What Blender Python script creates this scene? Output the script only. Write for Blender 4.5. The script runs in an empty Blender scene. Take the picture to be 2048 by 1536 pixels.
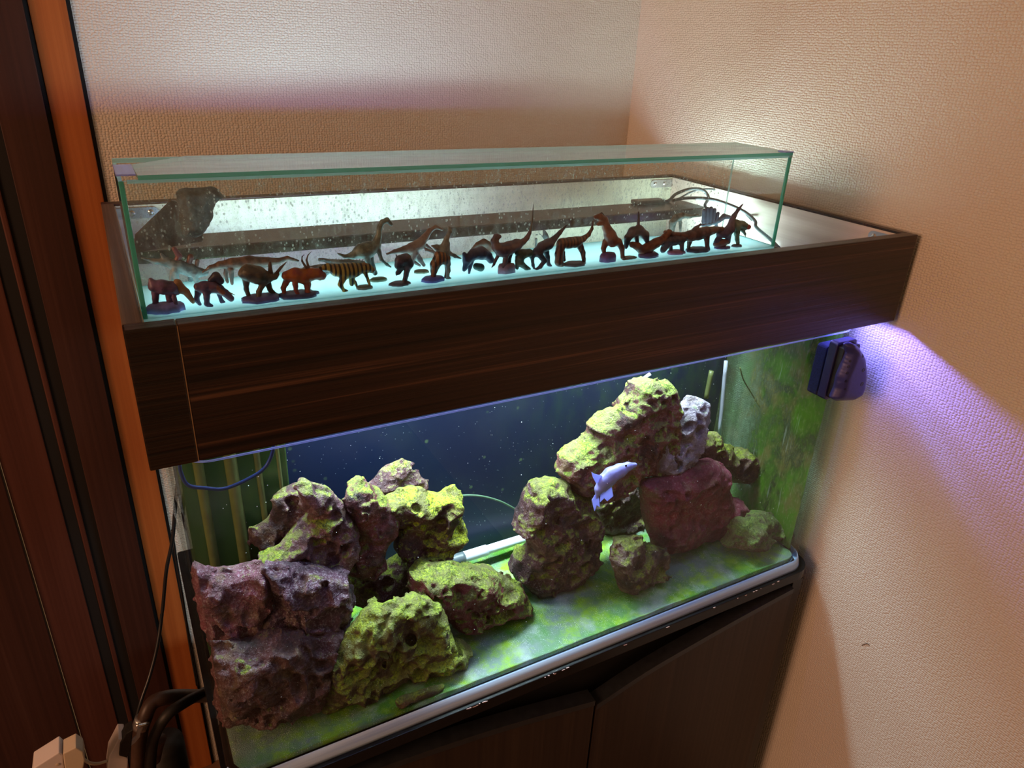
import bpy, math, random
import numpy as np
from mathutils import Matrix, Vector

SC = bpy.context.scene
COL = SC.collection
random.seed(7)

# ------------------------------------------------------------------ camera
R = np.array([[0.8766767852913211, -0.4791655654284037, 0.04287394358788474],
              [-0.16845040520023144, -0.3892257802446848, -0.9056090508485504],
              [0.45062431705243877, 0.7867042982586359, -0.4219408394317645]])   # world -> image right, down, forward
CAM = np.array([0.003972319668108362, -0.5801784775679791, 0.2053441093936924])
F = 1451.88
cd = bpy.data.cameras.new('camera')
cam = bpy.data.objects.new('camera', cd)
COL.objects.link(cam)
cd.sensor_width = 36.0
cd.lens = F / 2048 * 36.0
cd.clip_start = 0.02
cam.matrix_world = Matrix([[R[0][i], -R[1][i], -R[2][i], CAM[i]] for i in range(3)] + [[0, 0, 0, 1]])
SC.camera = cam

# ------------------------------------------------------------------ world, lamps, exposure
w = bpy.data.worlds.new('world')
SC.world = w
w.use_nodes = True
w.node_tree.nodes['Background'].inputs[0].default_value = (1.0, 0.52, 0.23, 1)
w.node_tree.nodes['Background'].inputs[1].default_value = 0.18


def area(name, loc, to, sx, sy, power, color, spread=180, vis=True):
    d = bpy.data.lights.new(name, 'AREA')
    d.shape = 'RECTANGLE'
    d.size = sx
    d.size_y = sy
    d.energy = power
    d.color = color
    d.spread = math.radians(spread)
    o = bpy.data.objects.new(name, d)
    o.location = loc
    v = Vector(to) - Vector(loc)
    z = -v.normalized()
    x = Vector((1, 0, 0))
    x = (x - z * x.dot(z)).normalized()
    y = z.cross(x)
    o.rotation_euler = Matrix((x, y, z)).transposed().to_euler()
    COL.objects.link(o)
    return o


area('room_ceiling_lamp', (-2.0, -0.45, 0.5), (0.96, -0.15, -0.4), 0.9, 0.9, 33, (1.0, 0.485, 0.26))
area('tank_fill_light', (0.44, 0.232, -0.078), (0.44, 0.195, -1), 0.76, 0.045, 7.0, (0.88, 0.95, 1.0), 105)  # added tank downlight, set forward so the background panel does not block it
area('rear_light_bar', (0.44, 0.345, -0.036), (0.44, 0.36, -1), 0.74, 0.05, 0.75, (0.92, 1.0, 0.93), 170)
area('wall_fill_light', (0.46, 0.375, -0.098), (0.52, 0.60, 0.34), 0.74, 0.018, 1.55, (0.68, 0.97, 0.98), 130)  # added uplight in place of the lamp's reflection off the water
area('side_fill_light', (0.868, 0.33, -0.098), (0.975, 0.36, 0.15), 0.03, 0.10, 0.65, (0.74, 0.96, 0.92), 150)  # added fill for the upper right wall, no lamp of its own
area('violet_fill_light', (0.46, 0.052, -0.100), (0.46, 0.056, -1), 0.80, 0.006, 0.32, (0.42, 0.38, 1.0), 140)  # added violet fill to brighten the waterline and the front rocks
area('blue_fill_light', (0.47, 0.318, -0.098), (0.50, 0.62, 0.20), 0.74, 0.012, 0.5, (0.30, 0.22, 1.0), 150)  # added blue uplight that makes the blue band on the back wall
area('case_fill_light', (0.40, 0.112, -0.045), (0.40, 0.13, 1), 0.74, 0.07, 0.8, (0.70, 0.93, 1.0), 120)  # added uplight so the case floor glows from below
area('blue_beam_fill', (0.88, 0.10, -0.088), (0.96, -0.07, -0.20), 0.04, 0.01, 0.42, (0.24, 0.20, 1.0), 75)  # added blue lamp, aimed sideways to throw the beam on the right wall

SC.view_settings.view_transform = 'Standard'
SC.view_settings.look = 'None'
SC.view_settings.gamma = 1
SC.view_settings.use_curve_mapping = False
SC.view_settings.exposure = 0.0
SC.cycles.transparent_max_bounces = 40
SC.cycles.max_bounces = 8


# ------------------------------------------------------------------ helpers: placing
def at(u, v, axis, val):
    """the point of the plane axis=val seen at photo pixel u, v"""
    d = R.T @ np.array([(u - 1024) / F, (v - 768) / F, 1.0])
    t = (val - CAM[axis]) / d[axis]
    return CAM + t * d


# ------------------------------------------------------------------ helpers: objects
def tag(o, label=None, cat=None, group=None, kind=None):
    if label: o['label'] = label
    if cat: o['category'] = cat
    if group: o['group'] = group
    if kind: o['kind'] = kind
    return o


def empty(name, loc=(0, 0, 0)):
    o = bpy.data.objects.new(name, None)
    o.location = loc
    o.empty_display_size = 0.02
    COL.objects.link(o)
    return o


def link(name, me, mat, parent=None):
    if mat is not None:
        for m in (mat if isinstance(mat, (list, tuple)) else [mat]):
            me.materials.append(m)
    o = bpy.data.objects.new(name, me)
    COL.objects.link(o)
    if parent is not None:
        o.parent = parent
        o.matrix_parent_inverse = Matrix.Translation(-parent.location)
    return o


def mesh(name, vs, fs, mat, parent=None, smooth=False):
    me = bpy.data.meshes.new(name)
    me.from_pydata([tuple(map(float, v)) for v in vs], [], fs)
    me.update()
    if smooth:
        me.polygons.foreach_set('use_smooth', [True] * len(me.polygons))
    return link(name, me, mat, parent)


def fix_normals(me):
    import bmesh
    b = bmesh.new()
    b.from_mesh(me)
    bmesh.ops.recalc_face_normals(b, faces=b.faces)
    b.to_mesh(me)
    b.free()


def bevel(o, w=0.002, seg=2):
    import bmesh
    b = bmesh.new()
    b.from_mesh(o.data)
    bmesh.ops.bevel(b, geom=[e for e in b.edges], offset=w, segments=seg, affect='EDGES', profile=0.6)
    b.to_mesh(o.data)
    b.free()
    return o


def box(name, a, b, mat, parent=None, bev=0.0):
    x0, y0, z0 = a
    x1, y1, z1 = b
    vs = [(x, y, z) for x in (x0, x1) for y in (y0, y1) for z in (z0, z1)]
    fs = [(0, 1, 3, 2), (4, 6, 7, 5), (0, 4, 5, 1), (2, 3, 7, 6), (0, 2, 6, 4), (1, 5, 7, 3)]
    o = mesh(name, vs, fs, mat, parent)
    if bev: bevel(o, bev)
    return o


def prism(name, poly, lo, hi, mat, parent=None, axis=2, smooth=False, bev=0.0):
    """poly (pairs) in the two other axes, extruded along axis"""
    n = len(poly)
    vs = []
    for h in (lo, hi):
        for p in poly:
            q = [0, 0, 0]
            oth = [i for i in range(3) if i != axis]
            q[oth[0]], q[oth[1]], q[axis] = p[0], p[1], h
            vs.append(tuple(q))
    fs = [tuple(range(n))[::-1], tuple(range(n, 2 * n))] + [(i, (i + 1) % n, n + (i + 1) % n, n + i) for i in range(n)]
    o = mesh(name, vs, fs, mat, parent)
    fix_normals(o.data)
    if bev: bevel(o, bev, 2)
    return o


def catmull(P, n=8):
    P = [np.array(p, float) for p in P]
    P = [2 * P[0] - P[1]] + P + [2 * P[-1] - P[-2]]
    out = []
    for i in range(1, len(P) - 2):
        for k in range(n):
            t = k / n
            out.append(0.5 * ((2 * P[i]) + (-P[i - 1] + P[i + 1]) * t + (2 * P[i - 1] - 5 * P[i] + 4 * P[i + 1] - P[i + 2]) * t * t + (-P[i - 1] + 3 * P[i] - 3 * P[i + 1] + P[i + 2]) * t ** 3))
    out.append(P[-2])
    return out


def tube(name, pts, r, mat, parent=None, n=10, sub=8):
    P = catmull(pts, sub) if sub > 1 else [np.array(p, float) for p in pts]
    rr = r if callable(r) else (lambda t: r)
    vs, fs = [], []
    up = np.array([0.31, 0.2, 0.93])
    for i, p in enumerate(P):
        t = P[min(i + 1, len(P) - 1)] - P[max(i - 1, 0)]
        t = t / (np.linalg.norm(t) + 1e-9)
        a = np.cross(t, up)
        a /= np.linalg.norm(a) + 1e-9
        b = np.cross(t, a)
        for k in range(n):
            an = 2 * math.pi * k / n
            vs.append(p + rr(i / (len(P) - 1)) * (math.cos(an) * a + math.sin(an) * b))
    for i in range(len(P) - 1):
        for k in range(n):
            fs.append((i * n + k, i * n + (k + 1) % n, (i + 1) * n + (k + 1) % n, (i + 1) * n + k))
    fs.append(tuple(range(n)))
    fs.append(tuple(range((len(P) - 1) * n, len(P) * n))[::-1])
    o = mesh(name, vs, fs, mat, parent, smooth=True)
    fix_normals(o.data)
    return o


def lathe(name, prof, center, axis, mat, parent=None, n=20):
    """prof: (radius, height) pairs turned about the axis direction through center"""
    ax = np.array(axis, float)
    ax /= np.linalg.norm(ax)
    a = np.cross(ax, [0.3, 0.1, 0.9])
    a /= np.linalg.norm(a)
    b = np.cross(ax, a)
    vs, fs = [], []
    for r, h in prof:
        for k in range(n):
            an = 2 * math.pi * k / n
            vs.append(np.array(center) + ax * h + r * (math.cos(an) * a + math.sin(an) * b))
    for i in range(len(prof) - 1):
        for k in range(n):
            fs.append((i * n + k, i * n + (k + 1) % n, (i + 1) * n + (k + 1) % n, (i + 1) * n + k))
    fs.append(tuple(range(n)))
    fs.append(tuple(range((len(prof) - 1) * n, len(prof) * n))[::-1])
    o = mesh(name, vs, fs, mat, parent)
    fix_normals(o.data)
    return o


# ------------------------------------------------------------------ helpers: solid modelling on a grid
def vnoise(x, y, z, seed=0):
    xi, yi, zi = np.floor(x).astype(np.int64), np.floor(y).astype(np.int64), np.floor(z).astype(np.int64)
    fx, fy, fz = x - xi, y - yi, z - zi
    fx, fy, fz = fx * fx * (3 - 2 * fx), fy * fy * (3 - 2 * fy), fz * fz * (3 - 2 * fz)

    def h(a, b, c):
        n = (a * 374761393 + b * 668265263 + c * 1274126177 + seed * 974634777) & 0xffffffff
        n = ((n ^ (n >> 13)) * 1274126177) & 0xffffffff
        return ((n ^ (n >> 16)) & 0xffff) / 32767.5 - 1.0
    r = 0
    for a, wa in ((0, 1 - fx), (1, fx)):
        for b, wb in ((0, 1 - fy), (1, fy)):
            for c, wc in ((0, 1 - fz), (1, fz)):
                r = r + wa * wb * wc * h(xi + a, yi + b, zi + c)
    return r


def nets(Fv, org, h):
    """surface nets over the sampled field (negative inside)"""
    s = Fv < 0
    nx, ny, nz = [d - 1 for d in Fv.shape]
    acc = np.zeros((nx, ny, nz, 3))
    cnt = np.zeros((nx, ny, nz))
    offs = [(a, b, c) for a in (0, 1) for b in (0, 1) for c in (0, 1)]
    for ax in range(3):
        for o in offs:
            if o[ax]: continue
            q = list(o)
            q[ax] = 1
            A = Fv[o[0]:o[0] + nx, o[1]:o[1] + ny, o[2]:o[2] + nz]
            B = Fv[q[0]:q[0] + nx, q[1]:q[1] + ny, q[2]:q[2] + nz]
            m = (A < 0) != (B < 0)
            t = np.where(m, A / np.where(m, A - B, 1), 0)
            for k in range(3):
                acc[..., k] += np.where(m, o[k] + (t if k == ax else 0), 0)
            cnt += m
    act = cnt > 0
    idx = np.full((nx, ny, nz), -1, np.int64)
    idx[act] = np.arange(act.sum())
    ii = np.argwhere(act)
    V = (ii + acc[act] / cnt[act][:, None]) * h + np.array(org)
    Q = []
    for ax in range(3):
        b, c = [(1, 2), (2, 0), (0, 1)][ax]
        sl = [slice(1, -1)] * 3
        sl[ax] = slice(0, -1)
        s0 = s[tuple(sl)]
        sl2 = list(sl)
        sl2[ax] = slice(1, None)
        s1 = s[tuple(sl2)]
        for flip in (0, 1):
            m = (s0 & ~s1) if not flip else (~s0 & s1)
            e = np.argwhere(m) + np.array([0 if k == ax else 1 for k in range(3)])
            if len(e) == 0: continue
            eb = np.zeros(3, int); eb[b] = 1
            ec = np.zeros(3, int); ec[c] = 1
            g = [e - eb - ec, e - ec, e, e - eb]
            q = np.stack([idx[t[:, 0], t[:, 1], t[:, 2]] for t in g], 1)
            Q.append(q[:, ::-1] if flip else q)
    Q = np.concatenate(Q)
    Q = Q[(Q >= 0).all(1)]
    return V, Q


def largest(V, Q):
    """keep only the biggest connected piece"""
    lab = np.arange(len(V))
    while True:
        m_ = lab[Q].min(1)
        new = lab.copy()
        for k in range(4):
            np.minimum.at(new, Q[:, k], m_)
        new = new[new]
        if (new == lab).all(): break
        lab = new
    ids, cnt = np.unique(lab, return_counts=True)
    keep = lab == ids[cnt.argmax()]
    re_ = np.cumsum(keep) - 1
    return V[keep], re_[Q[keep[Q[:, 0]]]]


def qmesh(name, V, Q, mat, parent=None):
    me = bpy.data.meshes.new(name)
    me.vertices.add(len(V))
    me.vertices.foreach_set('co', V.astype(np.float32).ravel())
    me.loops.add(len(Q) * 4)
    me.loops.foreach_set('vertex_index', Q.astype(np.int32).ravel())
    me.polygons.add(len(Q))
    me.polygons.foreach_set('loop_start', np.arange(0, len(Q) * 4, 4, dtype=np.int32))
    me.polygons.foreach_set('use_smooth', np.ones(len(Q), bool))
    me.update()
    me.validate()
    return link(name, me, mat, parent)


def grid(lo, hi, h):
    ax = [np.arange(lo[i] - 2 * h, hi[i] + 3 * h, h) for i in range(3)]
    X, Y, Z = np.meshgrid(*ax, indexing='ij')
    return X, Y, Z, [a[0] for a in ax]


def poly_sd(X, Z, P):
    """signed distance to a closed polygon, negative inside"""
    d = np.full(X.shape, 1e9)
    ins = np.zeros(X.shape, bool)
    n = len(P)
    for i in range(n):
        ax, az = P[i]
        bx, bz = P[(i + 1) % n]
        ex, ez = bx - ax, bz - az
        t = np.clip(((X - ax) * ex + (Z - az) * ez) / (ex * ex + ez * ez + 1e-12), 0, 1)
        d = np.minimum(d, (X - ax - t * ex) ** 2 + (Z - az - t * ez) ** 2)
        c = ((az > Z) != (bz > Z)) & (X < (bx - ax) * (Z - az) / (bz - az + 1e-12) + ax)
        ins ^= c
    d = np.sqrt(d)
    return np.where(ins, -d, d)


def smin(a, b, k):
    h = np.clip(0.5 + 0.5 * (b - a) / k, 0, 1)
    return b * (1 - h) + a * h - k * h * (1 - h)


def caps_mesh(name, strokes, h, mat, parent=None, k=0.0015, noise=0.0004, seed=0, flat=None):
    """strokes: lists of (x, y, z, r); blended round limbs as one skin"""
    A = np.array([p for s in strokes for p in s])
    rm = A[:, 3].max()
    lo = A[:, :3].min(0) - rm * 1.1
    hi = A[:, :3].max(0) + rm * 1.1
    X, Y, Z, org = grid(lo, hi, h)
    Fv = np.full(X.shape, 1.0)
    for s in strokes:
        segs = list(zip(s[:-1], s[1:])) if len(s) > 1 else [(s[0], s[0])]
        for a, b in segs:
            e = [b[i] - a[i] for i in range(3)]
            L = sum(q * q for q in e) + 1e-12
            t = np.clip(((X - a[0]) * e[0] + (Y - a[1]) * e[1] + (Z - a[2]) * e[2]) / L, 0, 1)
            d = np.sqrt((X - a[0] - t * e[0]) ** 2 + ((Y - a[1] - t * e[1])) ** 2 + (Z - a[2] - t * e[2]) ** 2) - (a[3] + (b[3] - a[3]) * t)
            Fv = smin(Fv, d, k)
    if noise:
        Fv = Fv + noise * vnoise(X / (h * 2.6), Y / (h * 2.6), Z / (h * 2.6), seed)
    if flat is not None:
        Fv = np.maximum(Fv, flat - Z)
    V, Q = nets(Fv, org, h)
    return qmesh(name, V, Q, mat, parent)


# ------------------------------------------------------------------ helpers: materials
class M:
    def __init__(s, name):
        s.m = bpy.data.materials.new(name)
        s.m.use_nodes = True
        s.t = s.m.node_tree
        s.t.nodes.clear()
        s.out = s.n('ShaderNodeOutputMaterial')

    def n(s, typ, **kw):
        o = s.t.nodes.new(typ)
        for k, v in kw.items():
            setattr(o, k, v)
        return o

    def put(s, sock, v):
        if hasattr(v, 'is_linked') or hasattr(v, 'links'):
            s.t.links.new(v, sock)
        else:
            if isinstance(v, (tuple, list)) and len(v) == 3 and sock.type == 'RGBA': v = tuple(v) + (1,)
            sock.default_value = v

    def pos(s, scale=(1, 1, 1), rot=(0, 0, 0)):
        g = s.n('ShaderNodeNewGeometry')
        mp = s.n('ShaderNodeMapping')
        mp.inputs['Scale'].default_value = scale
        mp.inputs['Rotation'].default_value = rot
        s.t.links.new(g.outputs['Position'], mp.inputs['Vector'])
        return mp.outputs[0]

    def noise(s, scale, detail=3, rough=0.55, vec=None, dist=0.0, seed=0.0):
        q = s.n('ShaderNodeTexNoise')
        q.noise_dimensions = '4D'
        q.inputs['W'].default_value = seed
        q.inputs['Scale'].default_value = scale
        q.inputs['Detail'].default_value = detail
        q.inputs['Roughness'].default_value = rough
        q.inputs['Distortion'].default_value = dist
        s.t.links.new(vec if vec is not None else s.pos(), q.inputs['Vector'])
        return q.outputs['Fac']

    def vor(s, scale, vec=None, feature='F1', rand=1.0):
        q = s.n('ShaderNodeTexVoronoi')
        q.feature = feature
        q.inputs['Scale'].default_value = scale
        q.inputs['Randomness'].default_value = rand
        s.t.links.new(vec if vec is not None else s.pos(), q.inputs['Vector'])
        return q.outputs['Distance']

    def ramp(s, fac, stops, interp='LINEAR'):
        q = s.n('ShaderNodeValToRGB')
        cr = q.color_ramp
        cr.interpolation = interp
        while len(cr.elements) < len(stops):
            cr.elements.new(0.5)
        for e, (p, c) in zip(cr.elements, stops):
            e.position = p
            e.color = (c, c, c, 1) if isinstance(c, (int, float)) else tuple(c) + (1,)
        s.put(q.inputs[0], fac)
        return q.outputs[0]

    def mix(s, fac, a, b, typ='MIX'):
        q = s.n('ShaderNodeMix', data_type='RGBA', blend_type=typ)
        s.put(q.inputs[0], fac)
        s.put(q.inputs[6], a)
        s.put(q.inputs[7], b)
        return q.outputs[2]

    def math(s, op, a, b=0.0, clamp=False):
        q = s.n('ShaderNodeMath', operation=op, use_clamp=clamp)
        s.put(q.inputs[0], a)
        s.put(q.inputs[1], b)
        return q.outputs[0]

    def sep(s, vec):
        q = s.n('ShaderNodeSeparateXYZ')
        s.t.links.new(vec, q.inputs[0])
        return q.outputs

    def bump(s, h, strength=0.5, dist=0.001):
        q = s.n('ShaderNodeBump')
        q.inputs['Strength'].default_value = strength
        q.inputs['Distance'].default_value = dist
        s.t.links.new(h, q.inputs['Height'])
        return q.outputs[0]

    def pbr(s, color, rough=0.5, metal=0.0, normal=None, spec=0.5, **kw):
        q = s.n('ShaderNodeBsdfPrincipled')
        s.put(q.inputs['Base Color'], color)
        s.put(q.inputs['Roughness'], rough)
        q.inputs['Metallic'].default_value = metal
        q.inputs['Specular IOR Level'].default_value = spec
        for k, v in kw.items():
            s.put(q.inputs[k.replace('_', ' ')], v)
        if normal is not None: s.t.links.new(normal, q.inputs['Normal'])
        return q.outputs[0]

    def sh(s, typ, color=None, rough=None, normal=None):
        q = s.n(typ)
        if color is not None: s.put(q.inputs['Color'], color)
        if rough is not None: s.put(q.inputs['Roughness'], rough)
        if normal is not None: s.t.links.new(normal, q.inputs['Normal'])
        return q.outputs[0]

    def mixs(s, fac, a, b):
        q = s.n('ShaderNodeMixShader')
        s.put(q.inputs[0], fac)
        s.t.links.new(a, q.inputs[1])
        s.t.links.new(b, q.inputs[2])
        return q.outputs[0]

    def fres(s, ior=1.45):
        q = s.n('ShaderNodeLayerWeight')
        q.inputs['Blend'].default_value = 0.5
        f0 = ((ior - 1) / (ior + 1)) ** 2
        return s.math('ADD', f0, s.math('MULTIPLY', s.math('POWER', q.outputs['Facing'], 5.0), 1 - f0), True)

    def done(s, sh):
        s.t.links.new(sh, s.out.inputs['Surface'])
        return s.m


def plain(name, col, rough=0.5, metal=0.0, nz=0.0, scale=60, bmp=0.0, spec=0.5):
    m = M(name)
    c = col
    nrm = None
    if nz:
        f = m.noise(scale, 4)
        c = m.mix(m.ramp(f, [(0.3, 0), (0.7, 1)]), tuple(x * (1 - nz) for x in col), tuple(min(1, x * (1 + nz)) for x in col))
    if bmp:
        nrm = m.bump(m.noise(scale * 2, 3), 0.6, bmp)
    return m.done(m.pbr(c, rough, metal, nrm, spec))


def wallpaper(name, flip):
    """off-white vinyl wallpaper embossed like a coarse weave"""
    m = M(name)
    g = m.n('ShaderNodeNewGeometry')
    sx = m.sep(g.outputs['Position'])
    cmb = m.n('ShaderNodeCombineXYZ')
    m.t.links.new(sx[1 if flip else 0], cmb.inputs[0])
    m.t.links.new(sx[2], cmb.inputs[1])
    v = cmb.outputs[0]
    mp = m.n('ShaderNodeMapping')
    mp.inputs['Scale'].default_value = (0.80, 1.0, 1)
    m.t.links.new(v, mp.inputs[0])
    d = m.n('ShaderNodeVectorMath', operation='ADD')
    nz = m.n('ShaderNodeTexNoise')
    nz.inputs['Scale'].default_value = 90
    m.t.links.new(mp.outputs[0], nz.inputs['Vector'])
    sc = m.n('ShaderNodeVectorMath', operation='SCALE')
    sc.inputs['Scale'].default_value = 0.0022
    m.t.links.new(nz.outputs['Color'], sc.inputs[0])
    m.t.links.new(mp.outputs[0], d.inputs[0])
    m.t.links.new(sc.outputs[0], d.inputs[1])
    vo = m.vor(290, d.outputs[0], 'F1', 0.42)
    h = m.ramp(vo, [(0.0, 1), (0.35, 0.75), (0.62, 0.0)])
    fine = m.noise(900, 2, vec=mp.outputs[0])
    hh = m.math('ADD', h, m.math('MULTIPLY', fine, 0.35))
    big = m.noise(3, 3)
    base = m.mix(m.ramp(big, [(0.3, 0), (0.7, 1)]), (0.70, 0.66, 0.60), (0.76, 0.73, 0.68))
    base = m.mix(m.math('MULTIPLY', m.math('SUBTRACT', 1.0, h), 0.10), base, (0.45, 0.38, 0.32))
    return m.done(m.pbr(base, 0.62, 0, m.bump(hh, 0.75, 0.0011), 0.25))


def wood(name, c0, c1, c2, axis=0, scale=1.0, rough=0.45, bmp=0.0004, spec=0.4, seed=0.0, lo=0.38, hi=0.66):
    """straight grain along the axis"""
    m = M(name)
    s = [260 * scale] * 3
    s[axis] = 2.6 * scale
    v = m.pos(tuple(s))
    a = m.noise(1.0, 6, 0.65, v, 0.3, seed)
    s2 = [36 * scale] * 3
    s2[axis] = 0.9 * scale
    b = m.noise(1.0, 3, 0.6, m.pos(tuple(s2)), 0.8, seed + 3)
    f = m.math('ADD', m.math('MULTIPLY', a, 0.62), m.math('MULTIPLY', b, 0.38))
    c = m.ramp(f, [(lo, c0), ((lo + hi) / 2, c1), (hi, c2)])
    return m.done(m.pbr(c, rough, 0, m.bump(a, 0.7, bmp), spec))


def glass(name, tint=(0.97, 0.99, 0.98), rough=0.01, ior=1.45, dirt=None, refl=1.0):
    """thin clear sheet; dirt = (colour, lower, upper) puts dried water marks on it"""
    m = M(name)
    tr = m.sh('ShaderNodeBsdfTransparent', tint)
    gl = m.sh('ShaderNodeBsdfGlossy', (1, 1, 1), rough)
    s = m.mixs(m.math('MULTIPLY', m.fres(ior), refl), tr, gl) if refl else tr
    if dirt:
        col, kind = dirt
        df = m.mixs(0.5, m.sh('ShaderNodeBsdfDiffuse', col), m.sh('ShaderNodeBsdfTranslucent', col))
        if kind == 'stains':
            v = m.pos((1, 1, 0.35))
            drops = m.ramp(m.vor(210, m.pos((1, 1, 0.7))), [(0.16, 1), (0.24, 0)])
            keep = m.ramp(m.noise(60, 2, seed=2), [(0.44, 0), (0.52, 1)])
            film = m.ramp(m.noise(120, 6, 0.75, v, 1.2), [(0.48, 0.0), (0.72, 0.40)])
            fine = m.ramp(m.noise(700, 3, 0.6, seed=5), [(0.58, 0), (0.66, 0.8)])
            fac = m.math('ADD', m.math('MULTIPLY', drops, m.math('MULTIPLY', keep, 0.8)), m.math('ADD', film, m.math('MULTIPLY', fine, 0.5)), True)
            fac = m.math('MULTIPLY', fac, 0.75)
        elif kind == 'dust':
            fac = m.math('ADD', 0.16, m.ramp(m.noise(30, 6, 0.7, m.pos((0.35, 1.4, 1)), 0.8), [(0.4, 0.0), (0.75, 0.22)]))
        else:
            fac = m.ramp(m.noise(260, 4, 0.7, m.pos((1, 1, 0.2))), [(0.66, 0.0), (0.85, 0.14)])
        s = m.mixs(fac, s, df)
    return m.done(s)


def frosted(name, tint, diff, k=0.55, rough=0.05):
    m = M(name)
    tr = m.sh('ShaderNodeBsdfTransparent', tint)
    df = m.mixs(0.6, m.sh('ShaderNodeBsdfDiffuse', diff), m.sh('ShaderNodeBsdfTranslucent', diff))
    s = m.mixs(k, tr, df)
    return m.done(m.mixs(m.math('MULTIPLY', m.fres(1.45), 0.7), s, m.sh('ShaderNodeBsdfGlossy', (1, 1, 1), rough)))


def rock_mat(name, green=0.5, seed=0.0, lime=(0.33, 0.40, 0.03), deep=(0.075, 0.12, 0.02), body=(0.13, 0.038, 0.05), body2=(0.035, 0.018, 0.022), tan=(0.22, 0.135, 0.08), pale=0.5, palecol=(0.62, 0.52, 0.62)):
    """live rock: coralline body, algae felt where the faces look up"""
    k = lambda c_, f_: tuple(x * f_ for x in c_)
    body, body2, tan, palecol, deep, lime = k(body, 0.78), k(body2, 0.75), k(tan, 0.75), k(palecol, 0.9), k(deep, 0.7), k(lime, 0.85)
    m = M(name)
    g = m.n('ShaderNodeNewGeometry')
    nz = m.sep(g.outputs['Normal'])[2]
    n1 = m.noise(26, 5, 0.65, seed=seed)
    n2 = m.noise(85, 5, 0.7, seed=seed + 1)
    n3 = m.noise(330, 3, 0.7, seed=seed + 2)
    n4 = m.noise(48, 4, 0.6, seed=seed + 7)
    c = m.mix(m.ramp(n1, [(0.36, 0), (0.58, 1)]), body2, body)
    c = m.mix(m.ramp(n4, [(0.52, 0), (0.66, 0.75)]), c, tan)
    c = m.mix(m.math('MULTIPLY', m.ramp(n3, [(0.50, 0), (0.66, 1)]), m.math('MULTIPLY', m.ramp(n1, [(0.44, 0.1), (0.62, 1)]), pale)), c, palecol)
    up = m.math('ADD', m.math('MULTIPLY', nz, 0.66), m.math('MULTIPLY', m.math('SUBTRACT', n2, 0.5), 1.4))
    up = m.math('ADD', up, m.math('MULTIPLY', m.math('SUBTRACT', n1, 0.5), 1.6))
    f = m.ramp(m.math('ADD', up, green - 0.27), [(0.40, 0), (0.60, 1)])
    alg = m.mix(m.ramp(n3, [(0.38, 0), (0.60, 1)]), deep, lime)
    alg = m.mix(m.ramp(n4, [(0.42, 0.85), (0.60, 0)]), alg, tuple(0.5 * a + 0.5 * b for a, b in zip(deep, tan)))
    c = m.mix(f, c, alg)
    fl = m.ramp(m.vor(420), [(0.10, 1), (0.2, 0)])
    c = m.mix(m.math('MULTIPLY', fl, m.ramp(n2, [(0.5, 0), (0.6, 0.8)])), c, (0.75, 0.75, 0.68))
    h = m.math('ADD', m.math('MULTIPLY', n2, 1.0), m.math('MULTIPLY', n3, 0.45))
    return m.done(m.pbr(c, 0.62, 0, m.bump(h, 1.0, 0.006), 0.35))


# ------------------------------------------------------------------ materials
WP_B = wallpaper('wallpaper_back', False)
WP_R = wallpaper('wallpaper_side', True)
VENEER = wood('dark_veneer', (0.005, 0.0025, 0.0025), (0.030, 0.013, 0.009), (0.19, 0.090, 0.052), 0, 0.8, 0.34, 0.0009, 0.5, 0.0, 0.40, 0.70)
VENEER2 = wood('dark_veneer_wrap', (0.004, 0.002, 0.002), (0.024, 0.011, 0.006), (0.26, 0.135, 0.065), 0, 1.1, 0.3, 0.0009, 0.55, 9.0, 0.40, 0.72)
VENEER_Y = wood('grey_brown_veneer', (0.05, 0.033, 0.025), (0.11, 0.075, 0.055), (0.22, 0.165, 0.13), 1, 0.8, 0.42, 0.0004, 0.5)
CREAM = wood('cream_board', (0.50, 0.47, 0.36), (0.56, 0.53, 0.42), (0.60, 0.58, 0.47), 0, 0.5, 0.4, 0.0001, 0.4)
PINKISH = wood('glossy_pale_board', (0.60, 0.50, 0.46), (0.68, 0.58, 0.54), (0.74, 0.66, 0.62), 1, 0.5, 0.16, 0.0001, 0.6)
JAMB = wood('orange_jamb_wood', (0.30, 0.085, 0.022), (0.40, 0.12, 0.03), (0.50, 0.165, 0.045), 2, 0.35, 0.42, 0.0002, 0.4)
DOORW = wood('dark_red_door_wood', (0.034, 0.013, 0.010), (0.050, 0.018, 0.013), (0.070, 0.028, 0.020), 2, 0.5, 0.5, 0.0001, 0.35)
DOORL = wood('red_brown_door_wood', (0.065, 0.021, 0.015), (0.090, 0.030, 0.021), (0.115, 0.042, 0.028), 2, 0.5, 0.5, 0.0001, 0.35)
BLACKGAP = plain('black_gap', (0.004, 0.004, 0.005), 0.8)
CAB = wood('cabinet_brown_door', (0.026, 0.016, 0.012), (0.038, 0.024, 0.017), (0.055, 0.036, 0.025), 2, 0.5, 0.45, 0.0001, 0.25)
BLACK = plain('black_laminate', (0.006, 0.006, 0.007), 0.30, 0, 0.3, 40, 0, 0.25)
BLACKM = plain('black_edge_band', (0.016, 0.019, 0.024), 0.4, 0, 0.3, 90)
RUBBER = plain('black_rubber', (0.011, 0.010, 0.010), 0.55, 0, 0.3, 120, 0.0002)
RAWMDF = plain('raw_fibreboard', (0.42, 0.20, 0.09), 0.8, 0, 0.25, 200, 0.0004)
SILVER = plain('zinc_plate', (0.55, 0.57, 0.60), 0.3, 0.9, 0.1, 100)
STEEL = plain('steel_screw', (0.7, 0.7, 0.72), 0.25, 1.0)
LAMPBODY = plain('lamp_grey_body', (0.15, 0.13, 0.12), 0.25, 0.5, 0.3, 60)
CORD = plain('black_cord', (0.012, 0.013, 0.015), 0.35)
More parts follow.
